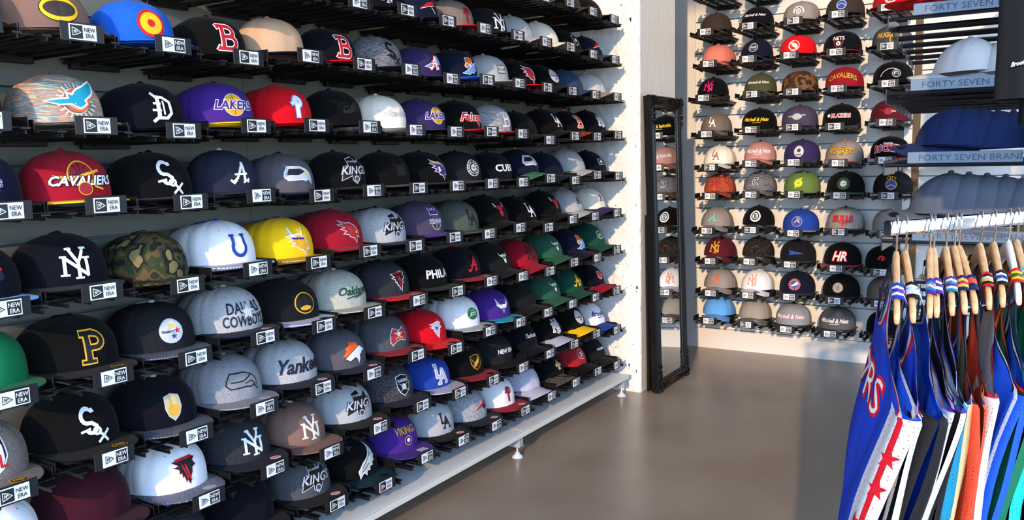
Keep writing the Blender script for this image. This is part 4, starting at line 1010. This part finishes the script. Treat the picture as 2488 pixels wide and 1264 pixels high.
# ------------------------------------------------------------------ cap rack with engraved lips, beside the jerseys
RX = 2.56
LIPS = [(1.225 + .376, .315), (1.225 + .176, .316), (1.225 - .020, .318), (1.225 - .232, .300)]
LNAME = ['red', 'white', 'navy', 'grey']
for i, (zl, y1) in enumerate(LIPS):
    rk = empty('rod_shelf', (RX, 0, zl))
    b = MB(); b.cbox(-.003, .003, -.06 if i != 2 else .045, y1, -.0155, .0155, .001); lip = b.obj('front_lip', M_LIP, rk)
    tr = text_tris('FORTY SEVEN BRAND', 0, .0, 1.12); b = MB(); hh = .017; cw = max(p[0] for t in tr for p in t)
    ry = y1 - .028 - cw * hh
    for t in tr:
        q = [(-.0036, ry - p[0] * hh, p[1] * hh) for p in t]; a, c, d = (Vector(k) for k in q)
        if (c - a).cross(d - a).x > 0: q = q[::-1]
        b.add(q, [(0, 1, 2)])
    b.obj('engraved_lettering', M_ENGR, lip)
    for k in range(7):
        x = .0 + .215 * k; yt = .375 + .016 * k; wd = (.006, .19) if k == 0 else (0, .05)
        for dx in wd:
            b = MB(); b.tube([(x + dx, -.10, -.020), (x + dx, yt, -.020)], .0055, 8); b.obj('rod', M_ROD, rk)
        b = MB(); b.cbox(x - .004, x + wd[1] + .004, yt, yt + .004, -.048, -.008, .001); b.obj('end_plate', M_ROD, rk)
        b = MB(); b.box(x, x + .16, -.108, -.10, -.07, -.0); b.obj('hook_plate', M_ROD, rk)
    tag(rk, 'black rod shelf with engraved blue lip holding the %s caps' % LNAME[i], 'shelf', 'rod shelves of the cap rack')
rk = empty('display_panel', (RX, -.125, 0)); b = MB(); b.cbox(.02, 1.5, -.02, .016, .25, 2.3, .003); b.obj('panel', M_ROD, rk)
for x in (.1, 1.4): b = MB(); b.cbox(x - .02, x + .02, -.25, .1, 0, .03, .004); b.cbox(x - .02, x + .02, -.03, .01, .03, .25, .002); b.obj('stand', M_ROD, rk)
tag(rk, 'black display panel carrying the rod shelves', 'panel')
def side_caps(n, y0, step, zb, col, st, what, sc=1.0, x=RX + .10, dz=-.004, stk=None, brimc=None, btn=None):
    for k in range(n):
        cap((x + random.uniform(-.003, .003), y0 - step * k, zb + dz * k), PI + R(8) , st, col, brimc or col, None, 'none',
            '%s cap %s, brim pointing to the pillar' % (what, ['at the front of its row', 'second in its row', 'third in its row', 'fourth in its row', 'last in its row'][k]), stk if k == 0 else None, None, btn or col, group='caps rowed on the rod shelves', scale=sc, tilt=.03)
side_caps(3, .225, .05, LIPS[0][0] + .034, 'brightred', 'f', 'red shelf', stk='k')
side_caps(2, .190, .105, LIPS[1][0] + .032, 'pale', 'c', 'white shelf', .86)
side_caps(5, .225, .036, LIPS[2][0] + .036, 'nblue', 'c', 'navy shelf', .9, stk='k')
side_caps(5, .225, .044, LIPS[3][0] + .060, 'slate', 'c', 'slate grey shelf', 1.0, dz=-.004, stk='k')
cap((RX + .1, -.035, LIPS[3][0] + .006), PI, 'c', 'sage', 'sage', None, 'none', 'sage green cap at the far end of the slate grey caps')
cap((RX + .25, .13, .845), PI, 'f', 'tan', 'tan', None, 'none', 'tan cap low behind the wooden hangers')
cap((RX + .16, .10, .80), PI, 'f', 'navy', 'navy', None, 'none', 'navy cap low behind the wooden hangers')
lk = empty('rod_shelf', (RX + .1, 0, .775))
for k in range(5): b = MB(); b.tube([(.17 * k, -.1, 0), (.17 * k, .36, 0)], .0055, 8); b.obj('rod', M_ROD, lk)
tag(lk, 'lowest rod shelf behind the hangers with tan and navy caps', 'shelf', 'rod shelves of the cap rack')

cap((RX + .75, .22, LIPS[1][0] - .006), PI, 'f', 'black', 'black', None, 'none', 'black cap peeping out behind the white shelf caps')
# ------------------------------------------------------------------ black hanging shirt sleeve and folded shirts
def hang_cloth(name, cx, cy, ztop, zbot, w, dirv, mat, folds, seed, flare=.3, th=.022, slope=0.0):
    rnd = random.Random(seed); n, k = 26, 30; vs = []; fs = []
    u = Vector(dirv).normalized(); v = Vector((-u.y, u.x, 0))
    for i in range(k + 1):
        t = i / k; z = ztop + (zbot - ztop) * t
        for j in range(n):
            a = 2 * PI * j / n
            rr = 1 + .16 * math.sin(a * folds + seed) * t + .07 * noise.noise(Vector((math.cos(a) * 2, math.sin(a) * 2, z * 6 + seed)))
            p = Vector((cx, cy, z + slope * math.cos(a) * t)) + u * (math.cos(a) * w * (1 + flare * t) * rr) + v * (math.sin(a) * th * (1 + .5 * t) * rr)
            vs.append(tuple(p))
    for i in range(k):
        for j in range(n):
            a = i * n + j; c = i * n + (j + 1) % n; fs.append((a, c, c + n, a + n))
    return vs, fs
M_BT = base_mat('black_jersey_cotton', (26, 28, 32), .9, 0, .2); bump(M_BT, 500, .2, .001)
sh = empty('black_shirt', (0, 0, 0))
vs, fs = hang_cloth('b', 1.842, .048, 2.1, 1.315, .026, (-.25, 1, 0), M_BT, 3, 2, .25)
new_obj('sleeve', vs, fs, M_BT, sh, smooth=True)
vs, fs = hang_cloth('b', 1.90, -.050, 2.1, 1.27, .085, (-.2, 1, 0), M_BT, 4, 5, .2, .04)
new_obj('body', vs, fs, M_BT, sh, smooth=True)
b = MB()
for t in text_tris('Brooklyn', .35, .03, .8):
    q = [Vector((1.812, .042, 1.378)) + Vector((-.02, -1, 0)) * (p[0] * .008) + Vector((0, 0, 1)) * (p[1] * .008 + p[0] * .0016) + Vector((-.012, 0, 0)) for p in t]
    if (q[1] - q[0]).cross(q[2] - q[0]).x > 0: q = q[::-1]
    b.add([tuple(k) for k in q], [(0, 1, 2)])
b.obj('white_script', thread('white'), sh)
b = MB(); b.tube([(1.87, -.2, 2.12), (1.83, .05, 2.12)], .008, 8); b.obj('hanger_bar', M_WOOD, sh)
b = MB(); b.tube([(1.85, -.07, 2.12), (1.85, -.07, 4.70)], .003, 6); b.obj('hook_wire', M_CHROME, sh)
tag(sh, 'black shirt hanging at the picture edge with white script on its sleeve', 'shirt')
for k in range(4):
    y = .018 - .024 * k; q = empty('folded_shirt', (2.62 + .01 * k, y, 1.21))
    vs, fs = [], []
    b = MB(); b.cbox(-.10, .10, -.010, .010, -.005, .085 - .004 * k, .004); b.obj('folded_body', [M_BT, fab('char'), M_BT, fab('dnavy')][k], q)
    b = MB(); b.box(-.103, -.1005, -.007, .004, .01 + .01 * (k % 2), .06); b.obj('print', thread(['pale', 'dred', 'violet', 'lgrey'][k]), q)
    tag(q, 'dark folded shirt %s beside the navy caps' % ['first', 'second', 'third', 'fourth'][k], 'shirt', 'dark shirts folded beside the navy caps')

# ------------------------------------------------------------------ chrome rail, wooden hangers and jerseys
RA = Vector((1.560, .2165, 1.225 - .131)); RB = Vector((1.868, .027, 1.225 - .131)); RD = (RB - RA).normalized()
rl = empty('clothes_rail', tuple(RA)); 
b = MB(); hh, ww = .0135, .0075
side = Vector((-RD.y, RD.x, 0)); prof = [(math.copysign(abs(math.cos(a)) ** .5, math.cos(a)) * ww, math.copysign(abs(math.sin(a)) ** .5, math.sin(a)) * hh) for a in [2 * PI * k / 16 for k in range(16)]]
e0 = -RD * .008; e1 = RD * 1.1
b.add([tuple(e + side * p[0] + Vector((0, 0, p[1]))) for e in (e0, e1) for p in prof], [(k, (k + 1) % 16, 16 + (k + 1) % 16, 16 + k) for k in range(16)] + [tuple(range(16))[::-1], tuple(range(16, 32))])
b.obj('rail_tube', M_CHROME, rl)
b = MB(); b.tube([tuple(RD * .9 + Vector((0, 0, -.01))), tuple(RD * .9 + Vector((0, 0, -RA.z + .02)))], .014, 10); b.obj('leg', M_CHROME, rl)
b = MB(); q = RD * .9; b.cbox(q.x - .25, q.x + .25, q.y - .25, q.y + .25, -RA.z, -RA.z + .02, .004); b.obj('base_plate', M_CHROME, rl)
tag(rl, 'chrome clothes rail with oval tube carrying the wooden hangers', 'rail')

def pix_dir(px, py): return F + RT * ((px - 1244) / 2051.13) - UP * ((py - 632) / 2051.13)
def arm_drop(u): return .014 + .066 * (abs(u) / .2) ** 1.5
AL = .200
def wood_hanger(i, P0, th, neck_dz, mat, label):
    """P0 point on the rail, th heading of the near arm, neck below the rail"""
    r = empty('clothes_hanger', tuple(P0), th)     # local +x = near arm
    b = MB(); zt = hh + .004; pts = []
    for k in range(11):
        a = R(-40 + 22 * k); pts.append((math.sin(a) * 0.0, math.cos(a) * .0, 0))
    # hook: loops over the rail in the plane of the hanger
    pts = [(-.022 * math.cos(R(a)), 0, zt - .018 + .021 * math.sin(R(a)) + .0) for a in range(-30, 181, 21)]
    pts = [(p[0], 0, p[2]) for p in pts] + [(.021, 0, -.012), (.012, 0, -.030), (.002, 0, -.040), (0, 0, neck_dz)]
    b.tube(pts, .0018, 6); b.obj('hook', M_CHROME, r, True)
    b = MB(); n = 28; hw = .0046
    for k in range(n + 1):
        u = -AL + 2 * AL * k / n; zc = neck_dz - arm_drop(u)
        e = abs(u) / AL; tall = (.017 - .007 * e) if e < .97 else .007; w_ = hw * (1 + .15 * (1 - e)) if e < .985 else hw * .8
        b.v += [(u, -w_ * .7, zc + tall), (u, w_ * .7, zc + tall), (u, w_, zc + tall * .6), (u, w_, zc - tall * .6), (u, w_ * .7, zc - tall), (u, -w_ * .7, zc - tall), (u, -w_, zc - tall * .6), (u, -w_, zc + tall * .6)]
    for k in range(n):
        for j in range(8):
            a = k * 8 + j; c = k * 8 + (j + 1) % 8; b.f.append((a, c, c + 8, a + 8)); b.m.append(0)
    b.f += [tuple(range(8))[::-1], tuple(n * 8 + j for j in range(8))]; b.m += [0, 0]
    b.obj('wooden_body', mat, r, True)
    tag(r, label, 'hanger', 'hangers along the chrome rail')
    return r

def mesh_cloth(key, rgb):
    n = 'mesh_' + key
    if n in MATS: return MATS[n]
    m = base_mat(n, rgb, .75, 0, .3); nt = m.node_tree
    tc = nt.nodes.new('ShaderNodeTexCoord'); v = nt.nodes.new('ShaderNodeTexVoronoi'); v.inputs['Scale'].default_value = 150; v.inputs['Randomness'].default_value = .1
    rp = nt.nodes.new('ShaderNodeValToRGB'); rp.color_ramp.elements[0].position = .16; rp.color_ramp.elements[1].position = .24
    rp.color_ramp.elements[0].color = lin(tuple(int(c * .62) for c in rgb)); rp.color_ramp.elements[1].color = lin(rgb)
    nt.links.new(tc.outputs['Object'], v.inputs['Vector']); nt.links.new(v.outputs['Distance'], rp.inputs[0]); nt.links.new(rp.outputs[0], nt.nodes['Principled BSDF'].inputs['Base Color'])
    return m
JC = dict(blue=(8, 56, 184), blue2=(16, 76, 198), white=(200, 203, 210), black=(10, 11, 14), purple=(72, 32, 140), teal=(8, 122, 152), red=(190, 16, 34), navy=(14, 32, 78), tan=(182, 162, 114), orange=(206, 70, 44),
          green=(8, 102, 68), turq=(16, 178, 182), gold=(214, 170, 70), yellow=(240, 190, 30), copper=(186, 100, 88), grey=(190, 196, 206), crimson=(186, 28, 58), lblue=(150, 190, 230))
def jmat(k, mesh=False): return mesh_cloth(k, JC[k]) if mesh else (bump(base_mat('knit_' + k, JC[k], .8, 0, .25), 500, .2, .001), MATS['knit_' + k])[1] if 'knit_' + k not in MATS else MATS['knit_' + k]
def A_edge(z):     # armhole / side outline, distance along the arm at depth z below the strap
    if z < .08: return .178 - .040 * math.sin(z / .08 * PI / 2)
    if z < .175: t = (z - .08) / .095; return .138 + .096 * t ** 1.9
    return .234 + .010 * min(1, (z - .175) / .3)
def N_edge(z, zn):
    return .136 * math.sqrt(max(0, 1 - (z / zn) ** 2)) if z < .012 else .112 * math.sqrt(max(0, 1 - (z / zn) ** 2)) if z < zn else 0.0
def jersey(i, P0, th, neck_dz, spec, label, bulge, sway, flare, out=0.0, tw=0.0):
    """near half and far half, front (+y) and back (-y) panels; spec: body, side, armhole bands, neck bands"""
    body, sidec, arm, neck = spec; narm_ = len(arm); rnd = random.Random(i * 7)
    r = empty('basketball_jersey', tuple(P0), th)
    zs = [0, .004, .01, .018, .03, .045, .06, .08, .1, .115, .128, .14, .15, .158, .166, .172, .178, .186, .2, .225, .25, .29, .33, .38, .44, .5, .56, .62, .68, .74]
    bw = .0085 if narm_ <= 3 else .0068
    def W(z, e, ph):      # half thickness; e = distance from the outer edge
        op = min(1, z / .10); w_ = .0075 + (bulge - .0075) * op ** .8
        if z >= .172: k = min(1, e / (bulge * 1.5)); w_ = w_ * math.sqrt(max(0.0, 1 - (1 - k) ** 2))
        elif z > .12: t = (z - .12) / .052; w_ *= (1 - .55 * t * max(0, 1 - e / .05))
        return w_
    def pos(u, z, fb, e, hs):
        w_ = W(z, e, 0); fold = (.0040 * math.sin(u * 46 + z * 9 + i * 2.1) + .0022 * math.sin(u * 110 + i) + .0045 * math.sin(z * 17 + i * 1.7 + fb)) * min(1, z / .2)
        s_ = (sway - .012) * (z / .5) ** 1.2 + flare * fb * (z / .6) ** 1.3 + tw * max(0, hs) * (abs(u) / .23) ** 1.3 * min(1, z / .17) * max(.1, 1 - max(0, z - .17) / .26)
        un = u + out * (z / .5) ** 2 * (1 if hs > 0 else -1) * (abs(u) / .24)
        zz = neck_dz - arm_drop(min(abs(u), .19)) + .020 - z
        if z < .002: w_ = 0.0
        return (hs * un, fb * w_ + fold * 1.0 + s_, zz)
    narm = len(arm); nn = len(neck)
    geo = {}
    def put(nm, mat, q):
        geo.setdefault((nm + ('#' if hs > 0 and nm in ('armhole_trim', 'side_stripe') else ''), mat), []).append(q)
    EA = sorted([0, .0012, .003, .005] + [bw * k for k in range(1, narm + 1)]); NA = len(EA) - 1
    for hs in (1, -1):
        for fb, zn in ((1, .19 if i % 2 == 0 else .12), (-1, .12 if i % 2 == 0 else .19)):
            grid = []
            for z in zs:
                A, N = A_edge(z), N_edge(z, zn); row = []
                # bands from the outside in
                for e in EA: row.append((A - e, e))
                inner = A - bw * narm; nb_ = N + bw * nn
                m_ = 10
                for k in range(1, m_):
                    u = inner + (nb_ - inner) * k / m_; row.append((u, A - u))
                for k in range(nn, -1, -1): row.append((N + bw * k, A - N - bw * k))
                grid.append([pos(u, z, fb, e, hs) for u, e in row])
            for a in range(len(zs) - 1):
                z = (zs[a] + zs[a + 1]) / 2; nc = len(grid[a]) - 1
                for k in range(nc):
                    q = [grid[a][k], grid[a + 1][k], grid[a + 1][k + 1], grid[a][k + 1]]
                    if hs * fb > 0: q = q[::-1]
                    kb = int((EA[k] + 1e-6) / bw) if k < NA else k - NA + narm
                    if k < NA:
                        if z < .175: put('armhole_trim', jmat(arm[kb]), q)
                        else: put('side_stripe', jmat(sidec[min(kb, len(sidec) - 1)], True), q)
                    elif k >= nc - nn:
                        if z < zn: put('neck_trim', jmat(neck[nc - 1 - k]), q)
                        else: put('front_panel' if fb > 0 else 'back_panel', jmat(body, True), q)
                    elif z >= .175 and kb < narm + 2 and len(sidec) > narm: put('side_stripe', jmat(sidec[min(kb, len(sidec) - 1)], True), q)
                    else: put('front_panel' if fb > 0 else 'back_panel', jmat(body, True), q)
    byname = {}
    for (nm, mat), qs in geo.items(): byname.setdefault(nm, []).append((mat, qs))
    for nm, l in byname.items():
        b = MB(); ms = []; idx = {}
        for mat, qs in l:
            if mat not in ms: ms.append(mat)
            mi = ms.index(mat)
            for q in qs:
                f = []
                for p in q:
                    k = (round(p[0], 5), round(p[1], 5), round(p[2], 5))
                    if k not in idx: idx[k] = len(b.v); b.v.append(k)
                    f.append(idx[k])
                if len(set(f)) >= 3:
                    g = []
                    for x in f:
                        if x not in g: g.append(x)
                    b.f.append(tuple(g)); b.m.append(mi)
        b.obj(nm.strip('#'), ms, r, True)
    tag(r, label, 'jersey', 'basketball jerseys on the chrome rail')
    return r, pos
HG = [ # hook x on rail (px), near tip x (px), wood, jersey spec
 (2180, 2179, 'w', ('blue', ['white', 'red', 'white', 'white'], ['blue', 'white', 'red'], ['blue', 'white', 'red']), 'royal blue jersey with white and red side stripe, first on the rail', 0.019, 0.042, 0.014, .0),
 (2202, 2220, 'w', ('blue2', ['black', 'black', 'white', 'black', 'blue2', 'blue2', 'blue2'], ['black', 'grey', 'grey'], ['black', 'grey']), 'blue and black jersey second on the rail', 0.024, 0.030, 0.004, 0.0),
 (2262, 2259, 'w', ('white', ['white'], ['purple', 'teal', 'copper'], ['purple', 'teal', 'copper']), 'white jersey with purple, teal and copper trim', 0.01, 0.011, 0.004, 0.0),
 (2271, 2277, 'w', ('black', ['black'], ['purple', 'white', 'purple'], ['purple', 'white']), 'black jersey with purple and white trim', 0.009, 0.006, 0.004, 0.0),
 (2301, 2314, 'w', ('teal', ['teal'], ['teal', 'white', 'purple', 'white'], ['purple', 'white', 'purple']), 'teal jersey with white and purple banded straps', 0.013, 0.015, 0.004, 0.0),
 (2321, 2345, 'w', ('tan', ['tan'], ['navy', 'gold', 'crimson'], ['navy', 'gold']), 'tan mesh jersey with navy and crimson strap', 0.012, 0.014, 0.003, 0.0),
 (2332, 2371, 'w', ('orange', ['orange'], ['navy', 'navy'], ['navy', 'orange']), 'orange jersey with navy straps', 0.008, 0.001, 0.003, 0.0),
 (2384, 2405, 'w', ('white', ['white'], ['red', 'black', 'gold', 'black'], ['red', 'black', 'gold']), 'white perforated jersey with red and black trim', 0.012, 0.015, 0.004, 0.0),
 (2417, 2437, 'w', ('blue2', ['blue2', 'white', 'blue2'], ['black', 'white', 'black'], ['black', 'white', 'black']), 'bright blue jersey with black and white armholes', 0.014, 0.016, 0.004, 0.0),
 (2452, 2476, 'p', ('green', ['green', 'green', 'green', 'green'], ['red', 'yellow', 'red'], ['red', 'yellow', 'red']), 'green jersey with red and yellow trim', 0.02, 0.033, 0.004, 0.0),
 (2472, 2500, 'w', ('turq', ['turq'], ['turq', 'white', 'red'], ['turq', 'white', 'red']), 'turquoise jersey with white and red trim', 0.014, 0.014, 0.004, 0.0),
 (2500, 2530, 'w', ('black', ['black'], ['red', 'black'], ['red', 'black']), 'black jersey last in view on the rail', .014, .010, .006, 0.0),
]
WT = ['pale beech hanger holding the royal blue jersey', 'pale beech hanger holding the blue and black jersey', 'beech hanger holding the white and purple jersey', 'beech hanger holding the black and purple jersey', 'beech hanger holding the teal jersey',
      'beech hanger holding the tan jersey', 'beech hanger holding the orange jersey', 'beech hanger inside the white perforated jersey', 'amber wood hanger holding the bright blue jersey', 'white painted hanger holding the green jersey', 'beech hanger holding the turquoise jersey', 'beech hanger holding the last black jersey']
C0 = Vector((0, 0, ZC))
for i, (hx, tx, wd, spec, lab, bul, sway, flare, out) in enumerate(HG):
    # point on the rail seen at hx
    d = pix_dir(hx, 545); n = Vector((d.y, -d.x, 0)); t = (-(RA - C0).dot(n)) / RD.dot(n); P0 = RA + RD * t
    nd = -.044
    # heading of the near arm so that its tip comes near tx
    best = min((abs((lambda q: ((q - C0).dot(RT) / (q - C0).dot(F) * 2051.13 + 1244) - tx)(P0 + Vector((math.cos(a), math.sin(a), 0)) * AL + Vector((0, 0, nd - arm_drop(AL))))), a) for a in [PI * .9 + k * .004 for k in range(160)])
    th = best[1]
    wood_hanger(i, P0, th, nd, M_WOOD if wd == 'w' else M_WHITEW, WT[i])
    j, pos = jersey(i, P0, th, nd, spec, lab, bul, -sway, flare, out, [.046, .046, .050, .044, .022, .012, .012, .012, .046, .034, .034, .03][i])
    if i == 0:
        def on(tris, col, name, c0, off, hsg=1):
            b = MB()
            for t in tris:
                sub = []; split_tri(t, .012, sub)
                for q in sub:
                    pq = []
                    for p in q:
                        u, z = c0[0] + p[0], c0[1] - p[1]
                        hs = 1 if u >= 0 else -1
                        v = pos(abs(u), z, -1, max(.001, A_edge(z) - abs(u)), hs); pq.append((v[0], v[1] - off, v[2]))
                    b.add(pq, [(0, 1, 2)])
            return b.obj(name, jmat(col), j)
        for z in (.235, .285, .345, .40, .46, .53, .60):
            on([[(x * .028, y * .034) for x, y in t] for t in poly_tris(P_['star'])], 'red', 'star', (A_edge(z) - .018 + .012 * math.sin(z * 30), z), .0012)
        for k, ch in enumerate('SIXERS'):
            tr = text_tris(ch, 0, .07, .8); c0 = (-.105 + .042 * k, .205)
            on([[(x * .060, y * .060) for x, y in t] for t in tr], 'red', 'letter_border', c0, .0012)
            on([[(x * .060, y * .060) for x, y in t] for t in text_tris(ch, 0, .0, .8)], 'white', 'letter', c0, .002)
